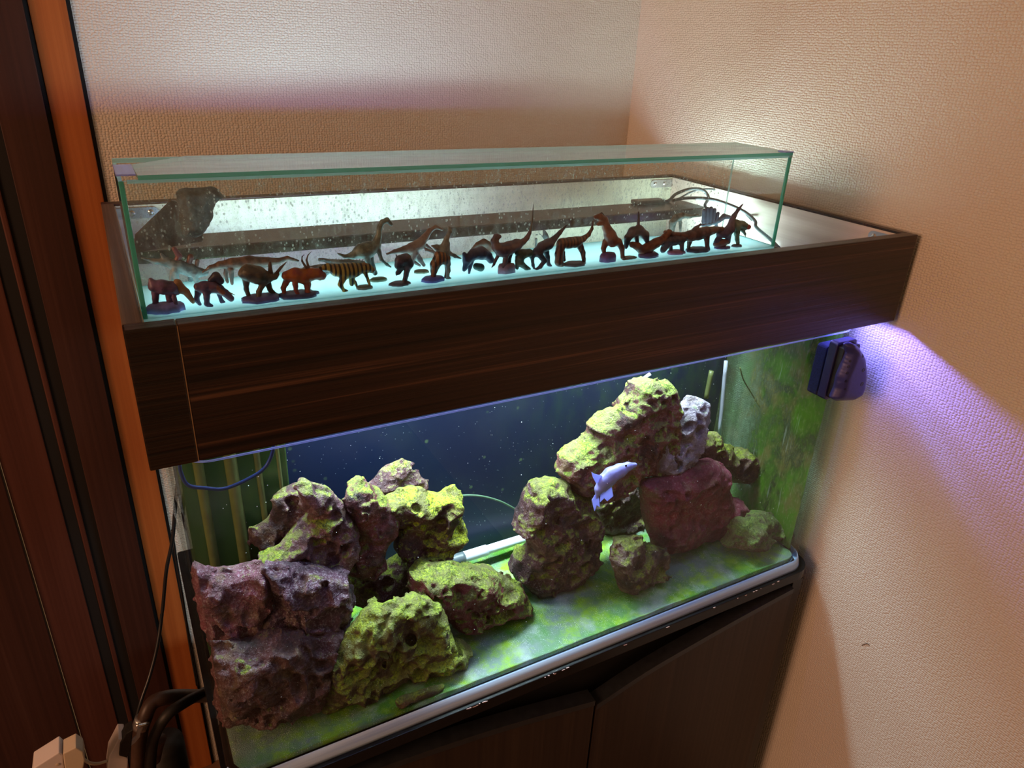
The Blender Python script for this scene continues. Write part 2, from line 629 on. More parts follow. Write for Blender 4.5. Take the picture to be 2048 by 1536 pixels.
GREYCORD = plain('grey_cord', (0.10, 0.12, 0.14), 0.35)
BLUECORD = plain('blue_cord', (0.03, 0.07, 0.24), 0.3)
WHITEP = plain('white_plastic', (0.72, 0.66, 0.66), 0.35)
CREAMP = plain('cream_plastic', (0.66, 0.56, 0.42), 0.4)
PVC = plain('grey_white_pipe', (0.52, 0.55, 0.68), 0.3, 0, 0.12, 40)
NAVY = plain('navy_plastic', (0.017, 0.018, 0.085), 0.34, 0, 0.1, 200, 0, 0.5)
NAVYR = plain('navy_rubber_grip', (0.030, 0.032, 0.17), 0.42, 0, 0.1, 200, 0, 0.5)
FELT = plain('navy_felt', (0.010, 0.012, 0.060), 0.9, 0, 0.5, 500, 0.0008)

TANKG = glass('tank_glass', (0.96, 0.985, 0.97), 0.01, 1.45, ((0.5, 0.6, 0.55), 'light'), 0.45)
EDGEW = M('lit_edge_bead')  # pale blue stands in for light caught in the glass edge
EDGEW = EDGEW.done(EDGEW.pbr(EDGEW.mix(EDGEW.ramp(EDGEW.noise(1.0, 3, 0.5, EDGEW.pos((3, 60, 90))), [(0.35, 0), (0.65, 1)]), (0.20, 0.31, 0.62), (0.48, 0.66, 0.90)), 0.12, 0, None, 0.6))
TEAL = frosted('teal_glass_edge', (0.35, 0.75, 0.64), (0.20, 0.66, 0.54), 0.7)
TEALL = frosted('pale_teal_glass_edge', (0.75, 0.95, 0.95), (0.62, 0.90, 0.90), 0.6)
CASEF = glass('case_front_glass', (0.95, 0.985, 0.975), 0.015)
CASEB = glass('case_back_glass', (0.95, 0.985, 0.975), 0.03, 1.45, ((0.62, 0.64, 0.60), 'stains'))
LIDG = glass('case_lid_glass', (0.80, 0.88, 0.86), 0.06, 1.5, ((0.42, 0.46, 0.43), 'dust'))
FLOORG = frosted('case_floor_glass', (0.78, 0.96, 0.96), (0.66, 0.85, 0.86), 0.60)
BRACKP = frosted('clear_violet_clip', (0.75, 0.78, 1.0), (0.45, 0.45, 0.85), 0.6)
WATER = glass('water', (0.90, 0.965, 0.975), 0.02, 1.33, None, 0)

m = M('sand')
na, nb, nc = m.noise(9, 4, 0.6, seed=1), m.noise(34, 4, 0.65, seed=4), m.noise(900, 2, 0.6)
c = m.mix(m.ramp(na, [(0.40, 0), (0.56, 1)]), (0.17, 0.24, 0.22), (0.07, 0.24, 0.02))
c = m.mix(m.ramp(nb, [(0.46, 0), (0.64, 0.9)]), c, (0.23, 0.42, 0.01))
c = m.mix(m.math('MULTIPLY', m.ramp(m.noise(21, 4, 0.6, seed=9), [(0.54, 0), (0.66, 1)]), 0.5), c, (0.36, 0.42, 0.46))
sp = m.ramp(m.vor(650), [(0.14, 1), (0.24, 0)])
c = m.mix(m.math('MULTIPLY', sp, m.ramp(m.noise(60, 3, seed=3), [(0.42, 0.05), (0.6, 1)])), c, (0.85, 0.9, 0.9))
SAND = m.done(m.pbr(c, 0.75, 0, m.bump(m.math('ADD', nb, nc), 0.7, 0.004), 0.3))

m = M('navy_background_film')
c = m.mix(m.ramp(m.noise(7, 4, 0.6), [(0.45, 0), (0.8, 0.55)]), (0.005, 0.014, 0.050), (0.018, 0.036, 0.070))
gx = m.sep(m.n('ShaderNodeNewGeometry').outputs['Position'])[0]
c = m.mix(m.math('MULTIPLY', m.ramp(gx, [(0.45, 0), (0.8, 1)]), m.ramp(m.noise(45, 5, 0.7, m.pos((1, 1, 0.4))), [(0.42, 0.1), (0.66, 0.9)])), c, (0.03, 0.075, 0.035))
c = m.mix(m.math('MULTIPLY', m.ramp(m.vor(55), [(0.10, 1), (0.2, 0)]), m.ramp(m.noise(20, 2, seed=6), [(0.5, 0), (0.6, 0.6)])), c, (0.12, 0.2, 0.1))
c = m.mix(m.math('MULTIPLY', m.ramp(m.vor(140), [(0.055, 1), (0.085, 0)]), 0.8), c, (0.5, 0.55, 0.55))
FILM = m.done(m.pbr(c, 0.4, 0, None, 0.4))

m = M('algae_on_glass')
v = m.pos((1, 1, 0.6))
n1, n2, n5 = m.noise(17, 4, 0.6, v, 0.6), m.noise(220, 5, 0.8, m.pos((1, 1, 0.35))), m.noise(24, 4, 0.6, v, 0.4, 8)
gy = m.sep(m.n('ShaderNodeNewGeometry').outputs['Position'])[1]
c = m.mix(m.ramp(n1, [(0.42, 0), (0.60, 1)]), (0.045, 0.075, 0.022), (0.085, 0.24, 0.012))
c = m.mix(m.ramp(n5, [(0.50, 0), (0.62, 0.85)]), c, (0.19, 0.17, 0.055))
c = m.mix(m.ramp(n2, [(0.52, 0), (0.74, 0.75)]), c, (0.34, 0.36, 0.20))
st_ = m.ramp(m.noise(1.0, 3, 0.6, m.pos((200, 200, 9)), 0.0, 4), [(0.62, 0), (0.72, 0.6)])
c = m.mix(m.math('MULTIPLY', st_, m.ramp(m.noise(20, 2, seed=3), [(0.45, 0), (0.6, 1)])), c, (0.55, 0.62, 0.55))
cov = m.ramp(gy, [(0.05, 1.0), (0.17, 0.95), (0.24, 0.25)])
a = m.math('MULTIPLY', cov, m.math('ADD', m.ramp(n1, [(0.34, 0.45), (0.55, 0.95)]), m.math('MULTIPLY', m.ramp(n2, [(0.4, 0), (0.6, 1)]), 0.3), True))
df = m.mixs(0.45, m.sh('ShaderNodeBsdfDiffuse', c), m.sh('ShaderNodeBsdfTranslucent', c))
ALGAE = m.done(m.mixs(a, m.sh('ShaderNodeBsdfTransparent', (0.8, 0.9, 0.8)), df))

m = M('green_overflow_box')
n1 = m.noise(14, 4, 0.6, m.pos((1, 1, 0.15)))
c = m.mix(m.ramp(n1, [(0.38, 0), (0.62, 1)]), (0.025, 0.085, 0.035), (0.06, 0.14, 0.035))
c = m.mix(m.ramp(m.noise(120, 4, 0.7), [(0.6, 0), (0.75, 0.7)]), c, (0.03, 0.09, 0.02))
OVER = m.done(m.pbr(c, 0.25, 0, None, 0.5))
OVERT = plain('algae_coated_tube', (0.13, 0.155, 0.055), 0.35, 0, 0.3, 30)

# ------------------------------------------------------------------ setting
XW, YW = 0.962, 0.668


def struct(name, *a, **k):
    return tag(box(name, *a, **k), kind='structure')


struct('wall_back', (0.006, YW, -1.25), (XW + 0.1, YW + 0.08, 1.6), WP_B)
struct('wall_right', (XW, -2.2, -1.25), (XW + 0.1, YW, 1.6), WP_R)
struct('floor', (-2.2, -2.6, -1.30), (XW + 0.1, YW + 0.1, -1.25), plain('floor_boards', (0.16, 0.08, 0.045), 0.4))
jt = tag(empty('trim_1', (-0.016, 0.655, -1.25)), kind='structure')
box('casing', (-0.0395, 0.6625, -1.25), (0.0045, 0.70, 1.6), JAMB, jt, 0.0015)
box('shadow_gap', (0.0045, 0.6660, -1.25), (0.0095, 0.69, 1.6), BLACKGAP, jt)  # black strip put in for the edge shadow beside the casing
dr = tag(empty('door_1', (-0.4, 0.64, -1.25)), kind='structure')
box('shadow_gap', (-0.046, 0.665, -1.25), (-0.0395, 0.70, 1.6), BLACKGAP, dr)
box('stile', (-0.101, 0.655, -1.22), (-0.045, 0.68, 1.5), DOORW, dr, 0.001)
box('groove', (-0.122, 0.668, -1.22), (-0.101, 0.69, 1.5), BLACKGAP, dr)
box('bead', (-0.128, 0.665, -1.22), (-0.120, 0.68, 1.5), DOORL, dr, 0.002)
box('groove', (-0.146, 0.668, -1.22), (-0.128, 0.69, 1.5), BLACKGAP, dr)
box('panel', (-0.21, 0.666, -1.22), (-0.146, 0.68, 1.5), DOORL, dr, 0.0012)
box('panel', (-0.75, 0.662, -1.22), (-0.2125, 0.68, 1.5), DOORW, dr, 0.0012)
pd = [at(u, v, 0, XW - 0.0006) for u, v in ((1724, 1291), (1730, 1288), (1736, 1288), (1739, 1291))]
tag(tube('hair', pd, 0.0005, BLACKGAP, None, 6, 5), 'tiny dark curled hair stuck on the lower right wallpaper', 'hair')

# ------------------------------------------------------------------ stand
st = tag(empty('aquarium_stand', (0.46, 0.24, -1.25)), 'black aquarium cabinet with chipped rounded top and two brown doors', 'cabinet')


def rrect(x0, y0, x1, y1, r, n=8, back=0.004):
    P = []
    for cx, cy, a0, rr in ((x1 - r, y0 + r, -90, r), (x1 - back, y1 - back, 0, back), (x0 + back, y1 - back, 90, back), (x0 + r, y0 + r, 180, r)):
        for k in range(n + 1):
            a = math.radians(a0 + 90 * k / n)
            P.append((cx + rr * math.cos(a), cy + rr * math.sin(a)))
    return P


prism('top_slab', rrect(0.012, 0.010, 0.938, 0.492, 0.035), -0.5745, -0.5560, BLACK, st, bev=0.0012)
box('raw_edge', (0.56, 0.0135, -0.5775), (0.915, 0.030, -0.5740), RAWMDF, st)
box('side_panel', (0.895, 0.012, -1.25), (0.918, 0.48, -0.5745), BLACK, st, 0.001)
box('side_panel', (0.030, 0.012, -1.25), (0.052, 0.48, -0.5745), BLACK, st, 0.001)
box('recess_board', (0.052, 0.045, -0.80), (0.895, 0.055, -0.5745), BLACKGAP, st)
box('inner_board', (0.052, 0.26, -1.25), (0.895, 0.27, -0.80), BLACKGAP, st)


def cab_door(x0, x1, pts):
    d = prism('door', [(x, z) for x, z in pts] + [(x1, -1.24), (x0, -1.24)], 0.008, 0.026, CAB, st, axis=1, bev=0.0006)
    n = len(pts)
    vs, fs = [], []
    for x, z in pts:
        for y, dz in ((0.0065, 0.0), (0.0065, -0.010), (0.0275, -0.0), (0.0275, 0.0022)):
            vs.append((x, y, z + dz))
    # thin band over the curved top edge
    for i in range(n - 1):
        a, b = i * 4, (i + 1) * 4
        fs += [(a, b, b + 1, a + 1), (a, a + 3, b + 3, b), (a + 2, b + 2, b + 3, a + 3)]
    e = mesh('edge_band', vs, fs, BLACKM, d)
    return d


def arc(x0, z0, x1, z1, sag, n=10):
    return [(x0 + (x1 - x0) * t, z0 + (z1 - z0) * t - sag * math.sin(math.pi * t)) for t in [i / n for i in range(n + 1)]]


cab_door(0.054, 0.503, [(p[0], p[1]) for p in catmull([(0.054, -0.587), (0.14, -0.590), (0.237, -0.598), (0.36, -0.615), (0.503, -0.643)], 5)])
cab_door(0.507, 0.893, [(p[0], p[1]) for p in catmull([(0.507, -0.653), (0.594, -0.629), (0.69, -0.612), (0.79, -0.597), (0.893, -0.584)], 5)])
rng = random.Random(3)
for i in range(26):
    x = rng.choice([rng.uniform(0.29, 0.33), rng.uniform(0.52, 0.72), rng.uniform(0.40, 0.46), rng.uniform(0.73, 0.86)])
    L = rng.uniform(0.001, 0.007)
    z = -0.5562 - abs(rng.gauss(0, 0.0012))
    mesh('chip', [(x, 0.0094, z), (x + L, 0.0094, z - 0.0004), (x + L * 0.8, 0.0094, z - rng.uniform(0.001, 0.002)), (x + 0.2 * L, 0.0094, z - 0.0012), (x, 0.0112, z), (x + L, 0.0112, z)],
         [(0, 3, 2, 1), (0, 1, 5, 4)], plain('chip_white', (0.6, 0.45, 0.45), 0.8) if i == 0 else bpy.data.materials['chip_white'], st)

# ------------------------------------------------------------------ aquarium
tk = tag(empty('aquarium', (0.47, 0.24, -0.556)), 'glass aquarium with rounded front corners and algae standing on the black cabinet', 'aquarium')
X0, X1, Y0, Y1, RC = 0.017, 0.926, 0.022, 0.470, 0.034


def ushape(o, n=10):
    P = [(X0 + o, Y1)]
    for k in range(n + 1):
        a = math.radians(180 + 90 * k / n)
        P.append((X0 + RC + (RC - o) * math.cos(a), Y0 + RC + (RC - o) * math.sin(a)))
    for k in range(n + 1):
        a = math.radians(270 + 90 * k / n)
        P.append((X1 - RC + (RC - o) * math.cos(a), Y0 + RC + (RC - o) * math.sin(a)))
    P.append((X1 - o, Y1))
    return P


prism('curved_glass', ushape(0.0) + ushape(0.006)[::-1], -0.5555, -0.1205, TANKG, tk)
box('back_glass', (X0, Y1, -0.5555), (X1, Y1 + 0.006, -0.1205), TANKG, tk)
# sloped bead round the front glass bottom; pale blue and slope mimic edge-lit glass
vs, fs = [], []
for (o, z) in ((0.0003, -0.5400), (-0.0016, -0.5412), (-0.0052, -0.5525), (-0.0060, -0.5559), (0.0005, -0.5559)):
    vs += [(x, y, z) for x, y in ushape(o)[3:-1]]
n = len(ushape(0)[3:-1])
for j in range(4):
    for i in range(n - 1):
        fs.append((j * n + i, j * n + i + 1, (j + 1) * n + i + 1, (j + 1) * n + i))
o = mesh('lit_edge_bead', vs, fs, EDGEW, tk, True)
o = mesh('glass_bottom', [(x, y, z) for z in (-0.5555, -0.545) for x, y in rrect(X0 + 0.006, Y0 + 0.006, X1 - 0.006, Y1, 0.028)], [tuple(range(36))[::-1], tuple(range(36, 72))] + [(i, (i + 1) % 36, 36 + (i + 1) % 36, 36 + i) for i in range(36)], TANKG, tk)
box('background_panel', (X0 + 0.006, 0.262, -0.545), (X1 - 0.006, 0.266, -0.143), FILM, tk)
# algae coat on the inside of the right pane
vs = []
ny, nz_ = 14, 26
fs = []
for j in range(nz_ + 1):
    for i in range(ny + 1):
        y = 0.050 + (0.262 - 0.050) * i / ny
        vs.append((X1 - 0.0075 - 0.0012 * random.random(), y, -0.543 + (0.398) * j / nz_))
for j in range(nz_):
    for i in range(ny):
        a = j * (ny + 1) + i
        fs.append((a, a + 1, a + ny + 2, a + ny + 1))
mesh('algae_coat', vs, fs, ALGAE, tk, True)
# meniscus line along the front glass
tube('waterline', [(x, y, -0.1405) for x, y in ushape(0.0075)[1:-1]], 0.0011, frosted('meniscus', (0.8, 0.85, 1), (0.6, 0.65, 0.95), 0.6), tk, 6, 1)
# water body
wp = [(x, y) for x, y in ushape(0.0068)[1:-1]]
wp = [(X0 + 0.0068, 0.4695)] + wp + [(X1 - 0.0068, 0.4695)]
k = len(wp)
vs = [(x, y, -0.544) for x, y in wp] + [(x, y, -0.141) for x, y in wp]
o = mesh('water', vs, [tuple(range(k, 2 * k))] + [(i, i + 1, k + i + 1, k + i) for i in range(k - 1)], WATER, None)
tag(o, 'clear tinted water filling the aquarium up to the wooden surround', 'water', kind='stuff')

# sand bed
vs, fs = [], []
nx, ny = 150, 40
for j in range(ny + 1):
    for i in range(nx + 1):
        x = 0.026 + (0.916 - 0.026) * i / nx
        y = 0.0288 + (0.2600 - 0.0288) * j / ny
        ex = max(0, 0.055 - x, x - 0.888) / 0.03
        if y < 0.060 and ex > 0:
            y = max(y, 0.0288 + 0.029 * (1 - math.sqrt(max(0, 1 - min(1, ex) ** 2))))
        z = -0.5415 + 0.0034 * max(0.0, 1 - (y - 0.0288) / 0.006) + 0.004 * float(vnoise(np.array(x * 14), np.array(y * 14), np.array(0.0), 5)) * min(1, (y - 0.03) * 30) + 0.0015 * float(vnoise(np.array(x * 60), np.array(y * 60), np.array(0.5), 6))
        vs.append((x, y, z))
for j in range(ny):
    for i in range(nx):
        a = j * (nx + 1) + i
        fs.append((a, a + 1, a + nx + 2, a + nx + 1))
# side skirt, so the bed is solid
nt = len(vs)
ring = [i for i in range(nx + 1)] + [(j * (nx + 1) + nx) for j in range(1, ny + 1)] + [ny * (nx + 1) + i for i in range(nx - 1, -1, -1)] + [j * (nx + 1) for j in range(ny - 1, 0, -1)]
for r_ in ring: vs.append((vs[r_][0], vs[r_][1], -0.5448))
for q in range(len(ring)):
    b = (q + 1) % len(ring)
    fs.append((ring[q], nt + q, nt + b, ring[b]))
tag(mesh('sand', vs, fs, SAND, None, True), 'pale sand bed patched with bright green algae on the aquarium bottom', 'sand', kind='stuff')

# overflow box at the back left
ov = tag(empty('overflow_box', (0.09, 0.23, -0.544)), 'green translucent filter box with upright tubes in the back left corner of the tank', 'filter')
box('box_wall', (0.026, 0.215, -0.538), (0.1475, 0.2615, -0.148), OVER, ov, 0.002)
for x, r_ in ((0.047, 0.006), (0.082, 0.0075), (0.112, 0.004), (0.136, 0.0025)):
    tube('tube', [(x, 0.216, -0.150), (x + 0.002, 0.216, -0.35), (x + 0.003, 0.216, -0.53)], r_, OVERT, ov, 12, 3)

# ------------------------------------------------------------------ rocks
def rock(name, poly, y, T, mat, label, seed=0, Rr=0.022, amp=0.0062, h=0.0021, pits=(), dy=0.0, group=None):
    """closed outline at depth y grown to a solid of half thickness T, then weathered; pits are (x, y, z, r)"""
    P = [at(u, v, 1, y) for u, v in poly]
    P = [(p[0], max(p[2], -0.5430)) for p in P]
    A = np.array(P)
    lo = (A[:, 0].min() - 0.008, y - T - 0.008, A[:, 1].min() - 0.004)
    hi = (A[:, 0].max() + 0.008, y + T + 0.008, A[:, 1].max() + 0.008)
    X, Y, Z, org = grid(lo, hi, h)
    wx = X + 0.0028 * vnoise(X / 0.03, Y / 0.03, Z / 0.03, seed + 11)
    wz = Z + 0.0028 * vnoise(X / 0.03, Y / 0.03, Z / 0.03, seed + 12)
    d = poly_sd(wx, wz, P) - 0.0012
    q = 1 - np.clip(-d / Rr, 0, 1)
    hh = 0.85 * T * np.sqrt(np.clip(1 - q * q, 0, 1))
    zc = (Z - A[:, 1].min()) / (A[:, 1].max() - A[:, 1].min() + 1e-6)
    yc = y + dy * (zc - 0.5) + 0.008 * vnoise(X / 0.05, Z / 0.05, Z * 0, seed + 3)
    body = np.where(d < 0, (np.abs(Y - yc) - hh) * 0.75, np.sqrt(np.maximum(d, 0) ** 2 + np.maximum(np.abs(Y - yc), 0) ** 2))
    n1 = vnoise(X / 0.034, Y / 0.034, Z / 0.034, seed)
    wr = 0.5 * n1
    n2 = vnoise(X / 0.017 + wr, Y / 0.017, Z / 0.017 + wr, seed + 1)
    n3 = vnoise(X / 0.008 + wr, Y / 0.008, Z / 0.008, seed + 2)
    n4 = vnoise(X / 0.0042, Y / 0.0042, Z / 0.0042, seed + 4)
    n5 = vnoise(X / 0.012, Y / 0.012, Z / 0.012, seed + 5)
    body = body + amp * (0.75 * (2 * np.abs(n1) - 0.6) + 0.85 * (2 * np.abs(n2) - 0.62) + 0.30 * (2 * np.abs(n3) - 0.5) + 0.16 * n4)
    body = body + amp * 1.7 * np.clip(n5 - 0.38, 0, 1)
    for (px, py, pz, pr) in pits:
        body = np.maximum(body, pr - np.sqrt((X - px) ** 2 + (Y - py) ** 2 + (Z - pz) ** 2))
    body = np.maximum(body, -0.5425 - Z)
    V, Q = largest(*nets(body, org, h))
    o = qmesh(name, V, Q, mat)
    return tag(o, label, 'rock', group)


RM = lambda n, **k: rock_mat('live_rock_' + n, **k)
rock('rock', [(1030, 1060), (1045, 1000), (1062, 966), (1110, 958), (1140, 968), (1142, 990), (1180, 1002), (1195, 1035), (1192, 1100), (1165, 1140), (1140, 1172), (1100, 1192), (1075, 1216), (1058, 1200), (1050, 1170), (1030, 1155), (1035, 1118), (1056, 1090), (1050, 1062)], 0.150, 0.035,
     RM('tall', green=0.44, seed=1.0), 'tall rock in the tank centre with lime algae top and maroon flank', 10, pits=[tuple(at(1085, 1062, 1, 0.12)) + (0.010,)])
rock('rock', [(820, 1142), (850, 1132), (900, 1130), (960, 1136), (1000, 1150), (1040, 1172), (1056, 1200), (1050, 1240), (1020, 1262), (960, 1272), (910, 1252), (880, 1217), (840, 1202), (820, 1172)], 0.125, 0.036,
     RM('flat', green=0.50, seed=2.0, body=(0.22, 0.03, 0.05), body2=(0.08, 0.015, 0.02), pale=0.15), 'low lime green rock with ragged dark red underside between the front rock and tall rock', 20)
rock('rock', [(640, 1438), (650, 1370), (655, 1320), (692, 1265), (740, 1218), (780, 1200), (830, 1194), (880, 1208), (896, 1245), (908, 1282), (936, 1290), (918, 1320), (880, 1342), (890, 1366), (850, 1382), (790, 1402), (720, 1432), (665, 1452)], 0.078, 0.030,
     RM('front', green=0.72, seed=3.0, lime=(0.34, 0.42, 0.03), deep=(0.12, 0.17, 0.03), body=(0.16, 0.10, 0.05), pale=0.2), 'large olive green rock with a dark hole leaning at the front glass', 30, Rr=0.03,
     pits=[tuple(at(822, 1280, 1, 0.046 + 0.007 * k_)) + (0.0085,) for k_ in range(6)] + [tuple(at(850, 1290, 1, 0.052)) + (0.013,), tuple(at(790, 1302, 1, 0.050)) + (0.010,)])
rock('rock', [(500, 1066), (545, 1042), (552, 1000), (575, 985), (602, 975), (645, 1010), (660, 1040), (620, 1075), (570, 1100), (527, 1110), (505, 1088)], 0.185, 0.026,
     RM('backleft', green=0.26, seed=4.0), 'small brown rock behind the green crested ridge, next to the filter box', 40)
rock('rock', [(590, 972), (615, 963), (650, 975), (688, 1008), (706, 1048), (722, 1072), (714, 1102), (682, 1132), (655, 1152), (600, 1142), (560, 1144), (520, 1136), (518, 1115), (560, 1094), (602, 1062), (628, 1030), (606, 1012)], 0.150, 0.028,
     RM('ridge', green=0.28, seed=5.0, body=(0.22, 0.09, 0.12)), 'long purple ridge rock with green crest on top of the left pile', 50, pits=[tuple(at(648, 1028, 1, 0.125)) + (0.008,)])
rock('rock', [(690, 975), (728, 965), (762, 985), (792, 1030), (790, 1062), (764, 1090), (770, 1122), (745, 1152), (712, 1152), (690, 1142), (704, 1092), (720, 1070), (688, 1012)], 0.165, 0.030,
     RM('redgreen', green=0.40, seed=6.0, body=(0.28, 0.06, 0.08)), 'red and lime rock in the middle of the left pile', 60)
rock('rock', [(762, 1000), (800, 985), (850, 985), (882, 990), (905, 974), (919, 983), (916, 1010), (897, 1040), (907, 1048), (918, 1022), (926, 1050), (916, 1082), (897, 1096), (890, 1142), (860, 1147), (810, 1125), (790, 1100), (795, 1052), (770, 1030)], 0.175, 0.030,
     RM('bright', green=0.62, seed=7.0, lime=(0.52, 0.60, 0.02)), 'bright lime rock with two upturned horns at right of the left pile', 70)
rock('rock', [(730, 975), (760, 946), (800, 918), (824, 928), (806, 955), (834, 944), (851, 960), (850, 986), (800, 995), (750, 1005)], 0.215, 0.018,
     RM('branch', green=0.22, seed=8.0, tan=(0.35, 0.24, 0.16)), 'pinkish forked branch rock topping the left pile', 80, Rr=0.014, amp=0.004)
rock('rock', [(385, 1130), (430, 1147), (480, 1141), (520, 1122), (560, 1150), (545, 1200), (540, 1250), (500, 1290), (440, 1300), (405, 1262)], 0.130, 0.030,
     RM('corner', green=-0.02, seed=9.0, body=(0.26, 0.08, 0.14), body2=(0.09, 0.05, 0.04), pale=0.9), 'magenta rock in the front left corner of the tank', 90)
rock('rock', [(528, 1140), (600, 1132), (690, 1142), (700, 1190), (696, 1262), (660, 1290), (600, 1300), (540, 1295), (520, 1250), (545, 1200)], 0.115, 0.032,
     RM('dark', green=-0.12, seed=10.0, body=(0.12, 0.045, 0.085), body2=(0.022, 0.014, 0.022), pale=0.6), 'knobbly near-black purple rock under the green crested ridge', 100, amp=0.008)
rock('rock', [(425, 1300), (500, 1285), (560, 1262), (640, 1270), (690, 1262), (680, 1300), (662, 1340), (645, 1396), (560, 1432), (445, 1452), (432, 1380)], 0.085, 0.030,
     RM('bottom', green=0.0, seed=11.0, body=(0.14, 0.05, 0.06), body2=(0.03, 0.02, 0.022), pale=0.4), 'dark brown bottom rock at the left front of the tank', 110, amp=0.007)
rock('rock', [(700, 1150), (760, 1140), (800, 1115), (860, 1145), (880, 1140), (870, 1180), (820, 1200), (790, 1190), (760, 1200), (740, 1215), (700, 1200)], 0.195, 0.022,
     RM('under', green=0.28, seed=12.0), 'shaded yellow-brown rock under the left pile', 120, pits=[tuple(at(735, 1180, 1, 0.18)) + (0.012,), tuple(at(775, 1168, 1, 0.18)) + (0.010,)])
# right pile
rock('rock', [(1270, 770), (1300, 758), (1332, 765), (1343, 780), (1346, 830), (1356, 850), (1350, 892), (1340, 925), (1310, 952), (1275, 950), (1250, 975), (1195, 992), (1150, 985), (1122, 945), (1130, 918), (1168, 895), (1192, 870), (1190, 860), (1232, 820), (1256, 795)], 0.160, 0.034,
     RM('peak', green=0.46, seed=13.0, lime=(0.36, 0.50, 0.05), body=(0.28, 0.09, 0.08), tan=(0.34, 0.24, 0.14)), 'tall peaked rock with green top reaching the waterline', 130, pits=[tuple(at(1262, 898, 1, 0.125)) + (0.008,), tuple(at(1210, 920, 1, 0.128)) + (0.011,)])
rock('rock', [(1340, 822), (1362, 835), (1395, 797), (1416, 805), (1421, 840), (1402, 872), (1390, 902), (1372, 935), (1350, 956), (1318, 950), (1300, 922), (1312, 890), (1350, 870)], 0.150, 0.024,
     RM('grey', green=0.04, seed=14.0, body=(0.42, 0.36, 0.46), body2=(0.12, 0.09, 0.10), tan=(0.42, 0.42, 0.40), pale=0.9, palecol=(0.75, 0.72, 0.85), lime=(0.3, 0.5, 0.15)), 'pale grey rock beside the tall peak', 140, pits=[tuple(at(1352, 860, 1, 0.125)) + (0.009,)])
rock('rock', [(1185, 985), (1270, 970), (1292, 1000), (1284, 1050), (1254, 1062), (1200, 1064), (1188, 1030)], 0.215, 0.022,
     RM('shade', green=0.20, seed=15.0, body=(0.10, 0.06, 0.05), pale=0.1), 'dim brown rock in the shade under the tall peak', 150)
rock('rock', [(1400, 866), (1432, 864), (1452, 890), (1470, 912), (1490, 899), (1508, 910), (1532, 940), (1540, 962), (1525, 972), (1480, 966), (1450, 952), (1420, 932), (1378, 912)], 0.170, 0.022,
     RM('arm', green=0.36, seed=16.0, body=(0.16, 0.07, 0.055), pale=0.2), 'brown arm of rock with lime knobs stretching to the algae covered pane', 160, Rr=0.016)
rock('rock', [(1285, 965), (1332, 955), (1380, 932), (1420, 920), (1446, 932), (1446, 960), (1456, 990), (1482, 1006), (1476, 1030), (1442, 1060), (1440, 1080), (1400, 1096), (1350, 1106), (1312, 1100), (1300, 1080), (1294, 1020)], 0.135, 0.038,
     RM('maroon', green=-0.12, seed=17.0, body=(0.24, 0.035, 0.065), body2=(0.12, 0.02, 0.035), pale=0.35, palecol=(0.6, 0.45, 0.5)), 'big smooth maroon rock in the middle of the right pile', 170, Rr=0.03, amp=0.004)
rock('rock', [(1450, 1092), (1480, 1042), (1520, 1030), (1552, 1036), (1582, 1060), (1606, 1086), (1590, 1106), (1540, 1116), (1500, 1106)], 0.085, 0.030,
     RM('rightlow', green=0.56, seed=18.0, lime=(0.20, 0.30, 0.05), deep=(0.06, 0.12, 0.03), body=(0.17, 0.10, 0.05)), 'green mossy rock low at the right end of the tank', 180)
rock('rock', [(1222, 1122), (1242, 1090), (1280, 1080), (1286, 1110), (1310, 1095), (1336, 1106), (1331, 1130), (1322, 1150), (1342, 1180), (1322, 1200), (1270, 1226), (1250, 1216), (1244, 1180)], 0.085, 0.022,
     RM('small', green=0.36, seed=19.0, body=(0.20, 0.11, 0.09), tan=(0.30, 0.22, 0.12)), 'small curled rock standing alone on the green sand before the right pile', 190, Rr=0.014, pits=[tuple(at(1303, 1142, 1, 0.066)) + (0.006,)])
rock('rock', [(1365, 1118), (1400, 1092), (1450, 1090), (1500, 1100), (1510, 1118), (1460, 1128), (1400, 1132)], 0.155, 0.020,
     RM('slab', green=0.50, seed=20.0, body=(0.14, 0.09, 0.05)), 'flat olive slab of rock at the foot of the maroon rock', 200)
rock('rock', [(1060, 1215), (1100, 1190), (1180, 1150), (1215, 1150), (1240, 1180), (1180, 1200), (1110, 1215)], 0.150, 0.016,
     RM('rubble', green=0.20, seed=21.0, body=(0.28, 0.25, 0.24), tan=(0.4, 0.38, 0.36), pale=0.8), 'pale grey rubble mound between the tall rock and the small curled rock', 210)
rock('rock', [(790, 1400), (860, 1378), (890, 1372), (888, 1392), (850, 1418), (800, 1428)], 0.036, 0.008,
     RM('pebble', green=0.55, seed=22.0, body=(0.2, 0.15, 0.08)), 'small yellowish rock lying by the front glass below the olive rock', 220, Rr=0.008, amp=0.0015)
sn = at(1357, 1183, 1, 0.080)
tag(caps_mesh('snail', [[(sn[0], sn[1], sn[2], 0.0052), (sn[0] + 0.003, sn[1], sn[2] - 0.001, 0.0042)], [(sn[0] - 0.003, sn[1] - 0.002, sn[2] + 0.002, 0.003)]], 0.0006, plain('snail_shell', (0.22, 0.10, 0.07), 0.35, 0, 0.3, 200), None, 0.001, 0.0002),
    'round brown snail on the sand beside the small curled rock', 'snail')

